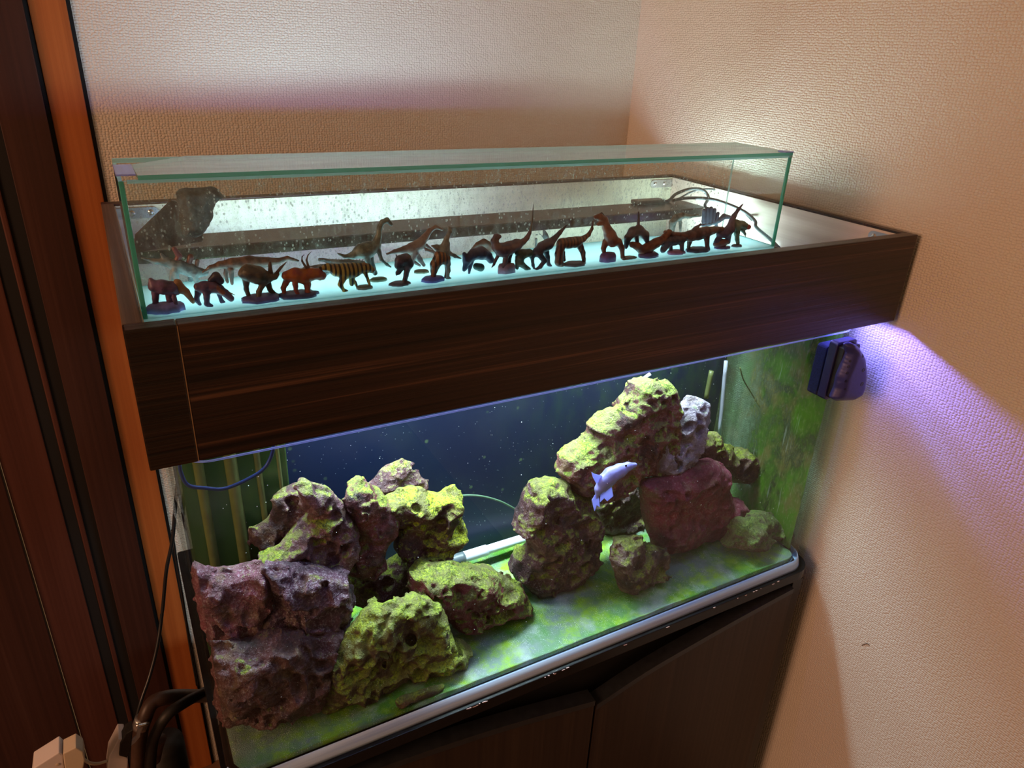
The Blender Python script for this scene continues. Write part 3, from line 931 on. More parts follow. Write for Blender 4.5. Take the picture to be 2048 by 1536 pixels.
rg = np.random.RandomState(4)
vs, fs = [], []
for i in range(420):
    c_ = np.array([rg.uniform(0.05, 0.90), rg.uniform(0.032, 0.20), rg.uniform(-0.53, -0.16)])
    q_ = 0.00030 + 0.00045 * rg.rand() ** 3
    b_ = len(vs)
    vs += [c_ + q_ * np.array(d_) for d_ in ((1, 0, 0), (-1, 0, 0), (0, 1, 0), (0, -1, 0), (0, 0, 1), (0, 0, -1))]
    fs += [(b_ + a_, b_ + c2, b_ + d2) for a_, c2, d2 in ((0, 2, 4), (2, 1, 4), (1, 3, 4), (3, 0, 4), (2, 0, 5), (1, 2, 5), (3, 1, 5), (0, 3, 5))]
tag(mesh('dust', vs, fs, plain('white_specks', (0.7, 0.74, 0.74), 0.6)), 'tiny white specks drifting in the aquarium water', 'dust', kind='stuff')

# fish
fy = 0.075
S = F / 0.72


def px(u, v, y, r):
    p = at(u, v, 1, y)
    dist = float((R @ (p - CAM))[2])
    return (p[0], p[1], p[2], r * dist / F)


fish = tag(empty('fish', tuple(at(1230, 965, 1, fy))), 'pale violet fish swimming before the right pile of rocks', 'fish')
FISHM = plain('fish_skin', (0.26, 0.26, 0.66), 0.35, 0, 0.15, 120)
FINM = frosted('fish_fin', (0.7, 0.7, 1.0), (0.40, 0.42, 0.85), 0.75)
caps_mesh('body', [[px(1194, 994, fy, 3.5), px(1198, 978, fy, 9), px(1208, 962, fy, 14), px(1222, 950, fy, 16), px(1240, 941, fy, 14), px(1256, 933, fy, 9), px(1270, 930, fy, 4.5)],
                   [px(1222, 960, fy, 11), px(1206, 976, fy, 9)]], 0.0008, FISHM, fish, 0.002, 0.0001)
for nm, pts in (('tail_fin', [(1190, 990), (1184, 1000), (1186, 1010), (1189, 1022), (1193, 1010), (1199, 1014), (1198, 1002), (1197, 992)]),
                ('dorsal_fin', [(1206, 952), (1190, 948), (1183, 944), (1186, 955), (1192, 966), (1200, 964)]),
                ('pelvic_fin', [(1222, 968), (1226, 992), (1214, 1002), (1208, 996), (1200, 1004), (1202, 985)])):
    P = [at(u, v, 1, fy) for u, v in pts]
    prism(nm, [(p[0], p[2]) for p in P], fy - 0.0006, fy + 0.0006, FINM, fish, axis=1)
e = at(1252, 932, 1, fy - 0.0045)
lathe('eye', [(0.0001, -0.0012), (0.0016, -0.0006), (0.0018, 0.0), (0.0001, 0.0008)], e, (0, -1, 0), BLACKGAP, fish, 12)

# pipes, hoses and heater inside the tank
pp = tag(empty('return_pipe', tuple(at(975, 1100, 1, 0.235))), 'grey-white plastic pipe lying behind the rocks at the bottom back', 'pipe')
a, b = at(912, 1119, 1, 0.232), at(1075, 1068, 1, 0.240)
tube('pipe', [a, (a + b) / 2, b], 0.0072, PVC, pp, 16, 3)
tube('coupling', [a, a + (b - a) * 0.18, a + (b - a) * 0.36], 0.0086, PVC, pp, 16, 3)
tube('end_cap', [a - (b - a) * 0.06, a, a + (b - a) * 0.09], 0.0088, plain('dark_cap', (0.07, 0.09, 0.10), 0.4), pp, 16, 3)
tag(tube('air_hose', [at(905, 996, 1, 0.245), at(930, 991, 1, 0.245), at(965, 993, 1, 0.245), at(1003, 1004, 1, 0.245), at(1040, 1024, 1, 0.245)], 0.0017, plain('algae_hose', (0.05, 0.10, 0.06), 0.5)), 'thin dark green hose arching between the two rock piles', 'hose')
tag(tube('pump_cable', [at(357, 915, 1, 0.036), at(362, 945, 1, 0.036), at(376, 970, 1, 0.036), at(410, 976, 1, 0.036), at(450, 977, 1, 0.036), at(500, 956, 1, 0.036), at(530, 935, 1, 0.036), at(545, 905, 1, 0.036), at(548, 880, 1, 0.036)], 0.0017, BLUECORD), 'blue cable hanging in a loop at the upper left of the tank', 'cable')
hw = tag(empty('wave_pump', tuple(at(1262, 775, 1, 0.22))), 'small pale plastic nozzle showing behind the tall peak at the waterline', 'nozzle')
tube('nozzle', [at(1268, 780, 1, 0.22), at(1258, 768, 1, 0.22)], 0.0042, plain('nozzle_plastic', (0.45, 0.5, 0.55), 0.3), hw, 10, 2)
tube('arm', [at(1268, 780, 1, 0.222), at(1285, 760, 1, 0.222), at(1300, 748, 1, 0.222)], 0.003, bpy.data.materials['nozzle_plastic'], hw, 10, 2)
for (u0, v0, u1, v1, r_, lab) in ((1423, 742, 1412, 796, 0.0042, 'short pale green tube hanging at the upper right of the tank'), (1452, 722, 1438, 875, 0.0034, 'long pale upright tube in the back right corner of the tank')):
    tag(tube('riser_tube', [at(u0, v0, 1, 0.25), at((u0 + u1) / 2, (v0 + v1) / 2, 1, 0.25), at(u1, v1, 1, 0.25)], r_, OVERT if u0 < 1440 else PVC, None, 12, 3), lab, 'tube')
tag(tube('thin_hose', [at(1480, 735, 1, 0.20), at(1487, 760, 1, 0.20), at(1503, 787, 1, 0.20), at(1520, 815, 1, 0.20)], 0.0011, OVERT), 'very thin pale hose slanting over the right algae covered pane', 'hose')

# magnetic glass cleaner
mg = tag(empty('magnet_cleaner', (0.87, 0.015, -0.19)), 'navy magnet glass cleaner clamped on the upper right front pane', 'cleaner')
a0 = at(1640, 690, 1, 0.030)


def pz(u, v, y):
    p = at(u, v, 1, y)
    return (p[0], p[2])


def rr4(x0, z0, x1, z1, r_):
    return [(cx + r_ * math.cos(math.radians(a0 + 18 * k)), cz + r_ * math.sin(math.radians(a0 + 18 * k)))
            for cx, cz, a0 in ((x1 - r_, z1 - r_, 0), (x0 + r_, z1 - r_, 90), (x0 + r_, z0 + r_, 180), (x1 - r_, z0 + r_, 270)) for k in range(6)]


il, it, ib, ir = pz(1640, 740, 0.032)[0], pz(1662, 690, 0.032)[1], pz(1618, 793, 0.032)[1], pz(1700, 682, 0.032)[0]
prism('inner_pad', rr4(il, ib, ir, it, 0.005), 0.0295, 0.046, FELT, mg, axis=1, bev=0.0015)
ol, ot, ob, orr = pz(1661, 740, 0.010)[0], pz(1672, 686, 0.010)[1], pz(1650, 799, 0.010)[1], pz(1714, 678, 0.010)[0]
prism('outer_plate', rr4(ol, ob, orr, ot, 0.005), 0.0085, 0.0218, NAVY, mg, axis=1, bev=0.0015)
prism('groove_block', rr4(ol + 0.004, ob + 0.004, orr - 0.003, ot - 0.004, 0.004), 0.000, 0.009, BLACKM, mg, axis=1, bev=0.001)
gp = [pz(u + (9 if u < 1695 else 0), v, -0.009) for u, v in ((1698, 692), (1708, 688), (1720, 694), (1731, 712), (1734, 740), (1731, 772), (1722, 793), (1704, 803), (1668, 804), (1660, 799), (1669, 778), (1674, 755), (1684, 730), (1692, 708))]
ga = np.array(gp)
X, Y, Z, org = grid((ga[:, 0].min() - 0.002, -0.026, ga[:, 1].min() - 0.002), (ga[:, 0].max() + 0.002, 0.004, ga[:, 1].max() + 0.002), 0.0009)
dd = poly_sd(X, Z, gp)
q = 1 - np.clip(-dd / 0.0125, 0, 1)
ft = 0.0005 - 0.0165 * np.sqrt(np.clip(1 - q ** 2.4, 0, 1))
Fg = np.where(dd < 0, np.maximum(ft - Y, Y - 0.002), np.maximum(dd, 0.0003) + 0.0 * Y) * 0.8
k3 = Fg.copy()
for _ in range(7):
    k3[1:-1, 1:-1, 1:-1] = (k3[1:-1, 1:-1, 1:-1] * 2 + k3[:-2, 1:-1, 1:-1] + k3[2:, 1:-1, 1:-1] + k3[1:-1, :-2, 1:-1] + k3[1:-1, 2:, 1:-1] + k3[1:-1, 1:-1, :-2] + k3[1:-1, 1:-1, 2:]) / 8
Vg, Qg = largest(*nets(k3, org, 0.0009))
gr = qmesh('grip', Vg, Qg, NAVYR, mg)
for (u, v, rad) in ((1700, 722, 0.0017), (1697, 733, 0.0019), (1694, 746, 0.0021), (1692, 762, 0.0022), (1690, 778, 0.0017), (1726, 712, 0.0028), (1727, 740, 0.0032), (1724, 768, 0.0034)):
    d_ = R.T @ np.array([(u - 1024) / F, (v - 768) / F, 1.0])
    hit, loc, nr, _i = gr.ray_cast(Vector(CAM), Vector(d_).normalized())
    if hit:
        lathe('dimple', [(rad, -0.0004), (rad, 0.0003), (rad * 0.72, 0.0005), (rad * 0.66, 0.0001)], loc, nr, NAVY if u < 1710 else BLACKM, gr, 16)

# ------------------------------------------------------------------ wooden surround
W, D, H, T = 0.95, 0.503, 0.1218, 0.0155
ca = tag(empty('wood_surround', (W / 2, D / 2, -H)), 'dark wood-grain frame around the top of the aquarium', 'frame')
box('front_panel', (0.0375, 0.0, -H), (W, T, 0.0), VENEER, ca, 0.0012)
box('corner_wrap', (0.0, -0.0006, -H - 0.0002), (0.037, T, 0.0003), VENEER2, ca, 0.0014)
box('seam', (0.0368, -0.0002, -H), (0.0376, T - 0.002, -0.001), plain('seam_edge', (0.35, 0.22, 0.12), 0.6), ca)
box('left_panel', (0.0, T + 0.0002, -H), (0.0145, D - T, 0.0), VENEER_Y, ca, 0.0010)
box('right_panel', (W - 0.012, T + 0.0002, -H), (W, D - T, 0.0), VENEER, ca, 0.0010)
box('back_panel', (0.0, D - T, -H), (W, D, 0.0), VENEER, ca, 0.0012)
box('back_lining', (0.0150, D - T - 0.0015, -H), (W - 0.0125, D - T - 0.0002, -0.003), CREAM, ca)
box('right_lining', (W - 0.0135, T + 0.001, -H), (W - 0.0123, D - T - 0.0018, -0.003), PINKISH, ca)
box('left_lining', (0.0147, T + 0.001, -H), (0.0157, D - T - 0.0018, -0.003), CREAM, ca)


def bracket(x, dx, y, dyy):
    """L bracket lying in the inner corner: long plate along x on the panel, short one along y"""
    s = 1 if dx > 0 else -1
    P = []
    for k in range(9):
        a = math.radians(-90 + 180 * k / 8)
        P.append((x + s * (abs(dx) - 0.007 + 0.007 * math.cos(a)), -0.013 + 0.007 * math.sin(a)))
    P = [(x, -0.020)] + P + [(x, -0.006)]
    y0, y1 = (y - 0.0015, y) if dyy < 0 else (y, y + 0.0015)
    b = prism('corner_bracket', P, y0, y1, SILVER, ca, axis=1)
    for f in (0.35, 0.8):
        yy = y0 if dyy < 0 else y1
        lathe('screw', [(0.0038, 0), (0.0038, 0.0008), (0.0024, 0.0018), (0.0004, 0.002)], (x + dx * f, yy, -0.013), (0, dyy, 0), STEEL, b, 14)
    return b


bracket(0.016, 0.050, D - T - 0.0017, -1)
bracket(W - 0.014, -0.050, D - T - 0.0017, -1)
# the right front bracket, on the lining of the right panel
P = [(T + 0.003, -0.020)] + [(T + 0.040 + 0.007 * math.cos(math.radians(-90 + 22.5 * k)), -0.013 + 0.007 * math.sin(math.radians(-90 + 22.5 * k))) for k in range(9)] + [(T + 0.003, -0.006)]
b = prism('corner_bracket', P, W - 0.0152, W - 0.0137, SILVER, ca, axis=0)
for yy in (T + 0.018, T + 0.038):
    sc_ = lathe('screw', [(0.0038, 0), (0.0038, 0.0008), (0.0024, 0.0018), (0.0004, 0.002)], (W - 0.0152, yy, -0.013), (-1, 0, 0), STEEL, b, 14)

# ------------------------------------------------------------------ lamp in the surround
lf = tag(empty('lamp_fixture', (0.43, 0.34, -0.03)), 'long flat grey lamp lying inside the surround behind the glass case', 'lamp')
prism('housing', rrect(0.020, 0.306, 0.862, 0.372, 0.014, 8, 0.014), -0.0335, -0.0185, LAMPBODY, lf, bev=0.002)
box('diffuser', (0.06, 0.316, -0.0352), (0.80, 0.366, -0.0336), frosted('lamp_diffuser', (0.9, 0.95, 1), (0.8, 0.85, 0.9), 0.4), lf)
box('cable_box', (0.755, 0.352, -0.0183), (0.812, 0.372, -0.0120), LAMPBODY, lf, 0.002)
fb = tag(empty('added_lower_bar', (0.46, 0.165, -0.075)), 'added slim fill light bar under the glass case, unseen behind the surround', 'lamp')  # added housing for the tank fill, out of sight
box('housing', (0.05, 0.205, -0.076), (0.83, 0.260, -0.062), LAMPBODY, fb, 0.002)
rb = tag(empty('added_rear_bar', (0.46, 0.35, -0.11)), 'added slim bar low behind the glass case, lighting the wall in place of the water reflection', 'lamp')  # added housing beneath the wall and blue fills
box('housing', (0.09, 0.300, -0.112), (0.85, 0.388, -0.1015), plain('added_bar_white', (0.7, 0.72, 0.72), 0.4), rb, 0.002)
for name_, c_, r_ in (('lamp_cable', [(0.775, 0.365, -0.012), (0.80, 0.38, 0.004), (0.835, 0.40, 0.016), (0.87, 0.40, 0.004), (0.862, 0.36, -0.02), (0.83, 0.34, -0.03)], 0.0026),):
    pass
tag(tube('lamp_cable', [at(1300, 404, 1, 0.36), at(1335, 402, 1, 0.36), at(1352, 388, 1, 0.36), at(1380, 378, 1, 0.36), at(1405, 380, 1, 0.36), at(1417, 395, 1, 0.35), at(1410, 412, 1, 0.33), at(1424, 428, 1, 0.31)], 0.0026, GREYCORD), 'grey cable looping up from the right end of the flat lamp', 'cable')
tag(tube('lamp_cable', [at(1345, 401, 1, 0.34), at(1375, 396, 1, 0.34), at(1420, 398, 1, 0.33), at(1455, 408, 1, 0.31), at(1490, 424, 1, 0.28), at(1510, 442, 1, 0.25), at(1513, 455, 1, 0.24), at(1540, 478, 1, 0.20), at(1558, 496, 1, 0.17)], 0.0026, GREYCORD), 'grey cable arching from the flat lamp down past the right end of the glass case', 'cable')
tag(tube('thin_wire', [at(1352, 400, 1, 0.35), at(1395, 380, 1, 0.37), at(1440, 382, 1, 0.37), at(1475, 412, 1, 0.33), at(1503, 440, 1, 0.27)], 0.0016, GREYCORD), 'thinner grey wire crossing above the two lamp cables', 'cable')
sr = tag(empty('support_rail', (0.80, 0.12, -0.03)), 'dark rail edged in brown beside the right end of the glass case', 'rail')
rp = [at(1535, 455, 2, -0.024), at(1548, 455, 2, -0.024), at(1590, 497, 2, -0.024), at(1570, 497, 2, -0.024)]
box('rail', (0.765, T + 0.002, -0.030), (0.775, 0.16, -0.022), BLACK, sr, 0.001)
box('rail_edge', (0.7755, T + 0.002, -0.027), (0.779, 0.16, -0.0215), VENEER_Y, sr)

# dark slab with a sponge-like rock on the lamp
sl = tag(empty('filter_slab', (0.06, 0.40, -0.03)), 'dark triangular board propped behind the left end of the glass case', 'board')
yb = 0.245
tri = [pz(270, 470, yb), pz(342, 400, yb), pz(352, 402, yb), pz(405, 455, yb), pz(405, 482, yb), pz(268, 505, yb)]
prism('board', tri, yb - 0.002, yb + 0.002, plain('stained_board', (0.085, 0.06, 0.055), 0.35, 0, 0.6, 40), sl, axis=1)
rock_l = [(352, 385), (362, 377), (392, 376), (410, 374), (424, 373), (436, 378), (448, 392), (432, 405), (426, 420), (428, 432), (418, 448), (408, 466), (390, 476), (365, 470), (358, 440), (356, 405)]
yr = 0.235
Pq = [pz(u, v, yr) for u, v in rock_l]
A = np.array(Pq)
X, Y, Z, org = grid((A[:, 0].min() - .006, yr - 0.022, A[:, 1].min() - .006), (A[:, 0].max() + .006, yr + 0.022, A[:, 1].max() + .006), 0.0016)
d = poly_sd(X, Z, Pq)
q = 1 - np.clip(-d / 0.014, 0, 1)
Fv = np.where(d < 0, (np.abs(Y - yr) - 0.015 * np.sqrt(np.clip(1 - q * q, 0, 1))) * 0.75, np.sqrt(np.maximum(d, 0) ** 2 + (Y - yr) ** 2)) + 0.0022 * vnoise(X / .008, Y / .008, Z / .008, 3) + 0.001 * vnoise(X / .003, Y / .003, Z / .003, 4)
Vv, Qv = nets(Fv, org, 0.0016)
tag(qmesh('dark_rock', Vv, Qv, plain('dark_lava', (0.05, 0.055, 0.06), 0.7, 0, 0.5, 150, 0.002)), 'dark grey lump of lava rock behind the left end of the glass case', 'rock')

# ------------------------------------------------------------------ glass case
gx0, gx1, gy0, gy1, gz0, gz1 = 0.0160, 0.7473, 0.0590, 0.1555, -0.0160, 0.1028
tg = 0.0030
gc = tag(empty('glass_case', ((gx0 + gx1) / 2, (gy0 + gy1) / 2, gz0)), 'long low glass display case of miniature dinosaurs on top of the wooden surround', 'case')


def pane(name, a, b, mats, big_axis, parent=gc):
    o = box(name, a, b, mats, parent)
    for p in o.data.polygons:
        p.material_index = 0 if abs(p.normal[big_axis]) > 0.9 else 1
    return o


pane('floor_pane', (gx0, gy0, gz0), (gx1, gy1, gz0 + tg), [FLOORG, TEALL], 2)
pane('front_pane', (gx0, gy0, gz0 + tg), (gx1, gy0 + tg, gz1 - 0.0042), [CASEF, TEALL], 1)
pane('back_pane', (gx0, gy1 - tg, gz0 + tg), (gx1, gy1, gz1 - 0.0042), [CASEB, TEALL], 1)
pane('left_pane', (gx0, gy0 + tg, gz0 + tg), (gx0 + tg, gy1 - tg, gz1 - 0.0042), [CASEF, TEALL], 0)
pane('right_pane', (gx1 - tg, gy0 + tg, gz0 + tg), (gx1, gy1 - tg, gz1 - 0.0042), [CASEF, TEALL], 0)
box('corner_edge', (gx0, gy0 - 0.0003, gz0 + tg), (gx0 + 0.0038, gy0 + tg, gz1 - 0.0042), TEAL, gc, 0.0008)
box('corner_edge', (gx1 - 0.0034, gy0 - 0.0003, gz0 + tg), (gx1, gy0 + tg, gz1 - 0.0042), TEAL, gc, 0.0008)
vs = [(0.0300, gy0 - 0.0006), (gx1, gy0 - 0.0006), (gx1 + 0.0004, gy1), (0.075, gy1), (0.0290, gy0 + 0.055)]
lid = prism('lid_pane', vs, gz1 - 0.0035, gz1, [LIDG, TEAL], gc, axis=2)
for p in lid.data.polygons:
    p.material_index = 0 if abs(p.normal[2]) > 0.9 else 1
box('light_strip_edge', (gx0 + 0.006, gy0 - 0.0004, gz1 - 0.0060), (gx1, gy0 + tg, gz1 - 0.0036), TEALL, gc)
for xx in (gx0 - 0.001, gx1 - 0.013):
    box('corner_clip', (xx, gy0 - 0.0008, gz1 - 0.0002), (xx + (0.014 if xx < 0.1 else 0.014), gy0 + (0.05 if xx < 0.1 else 0.012), gz1 + 0.0012), BRACKP, gc, 0.0005)
box('back_edge', (gx0, gy1 - 0.002, gz1 - 0.004), (0.075, gy1 + 0.001, gz1 - 0.0005), TEALL, gc)

# ------------------------------------------------------------------ miniature dinosaurs
ZF = gz0 + tg
DINO = {}


def plastic(name, a, b, scale=90, stripes=None, rough=0.4):
    m = M(name)
    f = m.ramp(m.noise(scale, 3, 0.6), [(0.42, 0), (0.58, 1)])
    c = m.mix(f, a, b)
    if stripes:
        wv = m.n('ShaderNodeTexWave')
        wv.inputs['Scale'].default_value = 75
        wv.inputs['Distortion'].default_value = 3.0
        m.t.links.new(m.pos((1, 0.2, 0.25)), wv.inputs['Vector'])
        c = m.mix(m.ramp(wv.outputs['Fac'], [(0.5, 0), (0.66, 1)]), c, stripes)
    return m.done(m.pbr(c, rough, 0, m.bump(m.noise(500, 2), 0.4, 0.0006), 0.5))


def dino(label, foot, body, parts=(), base=None, cols=((0.1, 0.05, 0.04), (0.2, 0.1, 0.08)), stripes=None, basecol=(0.06, 0.05, 0.07), nz=0.0003, group='miniature dinosaurs in the glass case', name='toy_dinosaur'):
    """foot: the pixel where it stands; body: strokes of (u, v, r[, dy mm]); parts: (name, strokes, colour)"""
    fp = at(foot[0], foot[1], 2, ZF + (0.003 if base else 0.0))
    y = float(min(max(fp[1], gy0 + 0.016), gy1 - 0.016))
    e = tag(empty(name, (fp[0], y, ZF)), label, 'figurine', group)
    idx = len(DINO)
    mt = plastic('figurine_%d' % idx, cols[0], cols[1], 110, stripes)
    DINO[idx] = e

    def conv(S):
        out = []
        for s in S:
            L = []
            for p in s:
                q = px(p[0], p[1], y, p[2] * (1.22 if p[2] > 1.4 else 1.0))
                L.append((q[0], min(max(q[1] + (p[3] / 1000 if len(p) > 3 else 0), gy0 + 0.004 + q[3]), gy1 - 0.004 - q[3]), max(q[2], ZF + q[3] * 0.6), q[3]))
            out.append(L)
        return out
    caps_mesh('body', conv(body), 0.0009, mt, e, 0.0014, nz, idx, ZF + 0.0002)
    for i, (nm, S, c) in enumerate(parts):
        caps_mesh(nm, conv(S), 0.0006, plastic('figurine_%d_%s' % (idx, nm), c, tuple(v * 0.7 for v in c)), e, 0.0006, 0.0, idx)
    if base:
        u, v, ru, hh = base
        p = px(u, v, y, ru)
        rx = p[3]
        prof = []
        vs, fs = [], []
        N = 20
        rr_ = random.Random(idx)
        jit = [1 + 0.12 * rr_.uniform(-1, 1) for _ in range(N)]
        ry = min(rx * 0.62, 0.016)
        hz = hh * rx / ru
        for (k, z) in ((1.0, 0.0), (0.98, hz * 0.7), (0.85, hz), (0.4, hz * 1.12)):
            for a in range(N):
                an = 2 * math.pi * a / N
                yy = y + ry * k * jit[a] * math.sin(an)
                vs.append((p[0] + rx * k * jit[a] * math.cos(an), min(max(yy, gy0 + 0.0035), gy1 - 0.0035), ZF + 0.0002 + z))
        for j in range(3):
            for a in range(N):
                fs.append((j * N + a, j * N + (a + 1) % N, (j + 1) * N + (a + 1) % N, (j + 1) * N + a))
        fs += [tuple(range(N))[::-1], tuple(range(3 * N, 4 * N))]
        mesh('base', vs, fs, plastic('figurine_base_%d' % idx, basecol, tuple(v * 1.6 for v in basecol)), e, True)
    return e


PUR = ((0.10, 0.05, 0.12), (0.20, 0.10, 0.22))
BRN = ((0.07, 0.035, 0.03), (0.18, 0.085, 0.06))
GRY = ((0.10, 0.11, 0.12), (0.24, 0.25, 0.25))
DRK = ((0.03, 0.025, 0.05), (0.09, 0.06, 0.10))
RED = ((0.16, 0.04, 0.025), (0.28, 0.09, 0.05))
# back row first
dino('figurine with tall fin and back plates, tail reaching the left pane', (365, 566), [[(284, 516, 2), (310, 523, 4), (332, 524, 7), (355, 532, 11), (380, 540, 11), (398, 545, 8), (410, 545, 6)], [(350, 540, 6, 4), (344, 562, 4, 4)], [(350, 540, 6, -4), (352, 562, 4, -4)], [(384, 545, 6, 4), (382, 562, 4, 4)], [(388, 545, 6, -4), (392, 562, 3.5, -4)], [(330, 518, 4), (322, 508, 2)]],
     [('back_plate', [[(350, 530, 5), (358, 512, 5), (349, 498, 4)]], (0.24, 0.07, 0.08)), ('back_plate', [[(376, 532, 4), (381, 514, 5)]], (0.20, 0.07, 0.07)), ('back_plate', [[(392, 538, 3), (395, 522, 3.5)]], (0.22, 0.12, 0.10))], None, GRY)
dino('spiny low long figurine with tail stretched right, behind the brown horned one', (468, 568), [[(406, 545, 2), (420, 536, 4), (440, 530, 6), (465, 527, 9), (500, 525, 11), (535, 524, 8), (555, 522, 5), (575, 516, 3.5), (596, 522, 2)], [(455, 538, 5, 3), (452, 550, 3, 3), (456, 566, 2.5, 3)], [(461, 538, 5, -3), (463, 566, 2.5, -3)]],
     [('spine_row', [[(u, 520 - 2 * math.sin(u), 1.2), (u + 1, 515, 0.7)] for u in range(442, 540, 7)], (0.26, 0.11, 0.05))], None, BRN)
dino('grey spiny long-necked figurine lying low behind the striped one', (660, 560), [[(640, 519, 3.5), (652, 521, 3), (675, 525, 5), (700, 528, 8), (725, 530, 7), (600, 545, 3)][:5], [(700, 530, 6), (640, 536, 6), (610, 540, 5), (590, 545, 3)], [(655, 540, 7), (648, 552, 3)]],
     [('spine_row', [[(u, 522, 1.3), (u + 1, 517, 0.7)] for u in range(665, 730, 6)], (0.08, 0.08, 0.09))], None, GRY, nz=0.0006)
dino('grey-green long-necked figurine with raised head and thin tail', (757, 556), [[(676, 507, 2), (690, 513, 3), (705, 511, 6), (722, 502, 12), (738, 498, 13), (752, 490, 8), (757, 472, 5), (759, 455, 4), (765, 444, 4), (774, 440, 4), (782, 448, 3.5)], [(740, 508, 7, 3), (745, 530, 5, 3), (752, 548, 4, 3)], [(730, 508, 7, -3), (736, 525, 4, -3)], [(756, 500, 4, -2), (761, 518, 3, -2), (772, 528, 2.2, -2), (780, 533, 1.8, -2)]],
     (), (757, 556, 17, 6), ((0.09, 0.11, 0.11), (0.20, 0.24, 0.22)), basecol=(0.15, 0.16, 0.10))
dino('pinkish spotted figurine with long crested neck and banded tail', (842, 540), [[(774, 508, 2), (790, 503, 3.5), (808, 500, 6), (825, 497, 10), (840, 488, 9), (850, 475, 6), (860, 461, 4), (872, 454, 3), (884, 459, 2.4)], [(832, 506, 6, 3), (842, 520, 4, 3), (850, 532, 3, 3)], [(828, 506, 6, -3), (822, 520, 3, -3), (838, 530, 2, -3)], [(850, 498, 3, -3), (862, 502, 2.2, -3), (870, 510, 1.6, -3)], [(855, 492, 3, 3), (872, 506, 1.6, 3)]],
     (), (843, 538, 16, 5), ((0.20, 0.12, 0.12), (0.30, 0.20, 0.18)), basecol=(0.20, 0.18, 0.12))
dino('light grey figurine facing right behind the orange striped one', (892, 566), [[(864, 492, 2), (874, 495, 5), (885, 500, 7), (893, 478, 4), (900, 463, 3.5), (897, 455, 2.5)], [(893, 488, 6), (892, 512, 6), (897, 540, 3.4), (895, 560, 2.6), (901, 566, 2)], [(896, 505, 4), (910, 512, 3), (922, 517, 1.2)]], (), None, GRY)
dino('brown humped figurine behind the dark blue crouching one', (965, 520), [[(944, 498, 2), (955, 489, 4), (968, 485, 6), (980, 492, 6), (975, 505, 5), (970, 518, 3)]], (), None, BRN)
dino('upright pale figurine beside the thin spike tail', (1096, 500), [[(1088, 462, 2.5), (1091, 470, 4), (1095, 482, 5), (1092, 496, 4)], [(1071, 470, 1.2), (1080, 468, 1), (1088, 476, 1.6)], [(1072, 478, 2), (1072, 496, 2)]], (), None, GRY)
dino('dark arching figurine with its tail held straight up', (1256, 512), [[(1252, 492, 4), (1256, 475, 6), (1266, 463, 8), (1278, 460, 8), (1290, 470, 7), (1294, 482, 4)], [(1276, 458, 3.5), (1277, 442, 2.4), (1277, 424, 1.6)], [(1254, 480, 3), (1252, 496, 2)], [(1272, 470, 4), (1275, 486, 3)]], (), (1258, 508, 18, 3), DRK, basecol=(0.14, 0.14, 0.14))
dino('speckled tan figurine bent like an arch with a thin tail', (1350, 468), [[(1341, 456, 3), (1344, 445, 5), (1352, 436, 6), (1365, 431, 5), (1380, 433, 3), (1396, 430, 1.5)], [(1348, 446, 4), (1346, 462, 2.4)], [(1360, 438, 3), (1361, 462, 2)]], (), None, ((0.12, 0.09, 0.07), (0.28, 0.22, 0.18)))
dino('grey-violet figurine with a broad ribbed sail', (1432, 462), [[(1405, 450, 3), (1420, 447, 4), (1438, 441, 4), (1448, 433, 4.5), (1458, 434, 3.5)], [(1432, 446, 3), (1433, 462, 2)], [(1412, 448, 3), (1410, 462, 2)]],
     [('sail', [[(1407, 444, 3.4), (1408, 421, 3.0)], [(1413, 444, 3.8), (1415, 418, 3.4)], [(1419, 444, 3.8), (1422, 417, 3.4)], [(1425, 443, 3.8), (1429, 420, 3.4)], [(1432, 441, 3.4), (1436, 427, 3.0)]], (0.16, 0.15, 0.22))], None, ((0.12, 0.12, 0.17), (0.2, 0.2, 0.27)))
dino('pale green figurine with a round red open mouth at the right end', (1474, 489), [[(1464, 438, 2), (1472, 445, 5), (1484, 449, 6), (1491, 453, 6)], [(1474, 450, 7), (1474, 464, 5), (1474, 478, 3.6), (1476, 486, 3)], [(1484, 458, 4), (1490, 468, 2), (1491, 474, 1)]],
     [('mouth', [[(1493, 453, 4.4, -3)]], (0.45, 0.05, 0.05))], (1474, 487, 12, 4), ((0.10, 0.13, 0.09), (0.22, 0.26, 0.18)), basecol=(0.16, 0.14, 0.2))
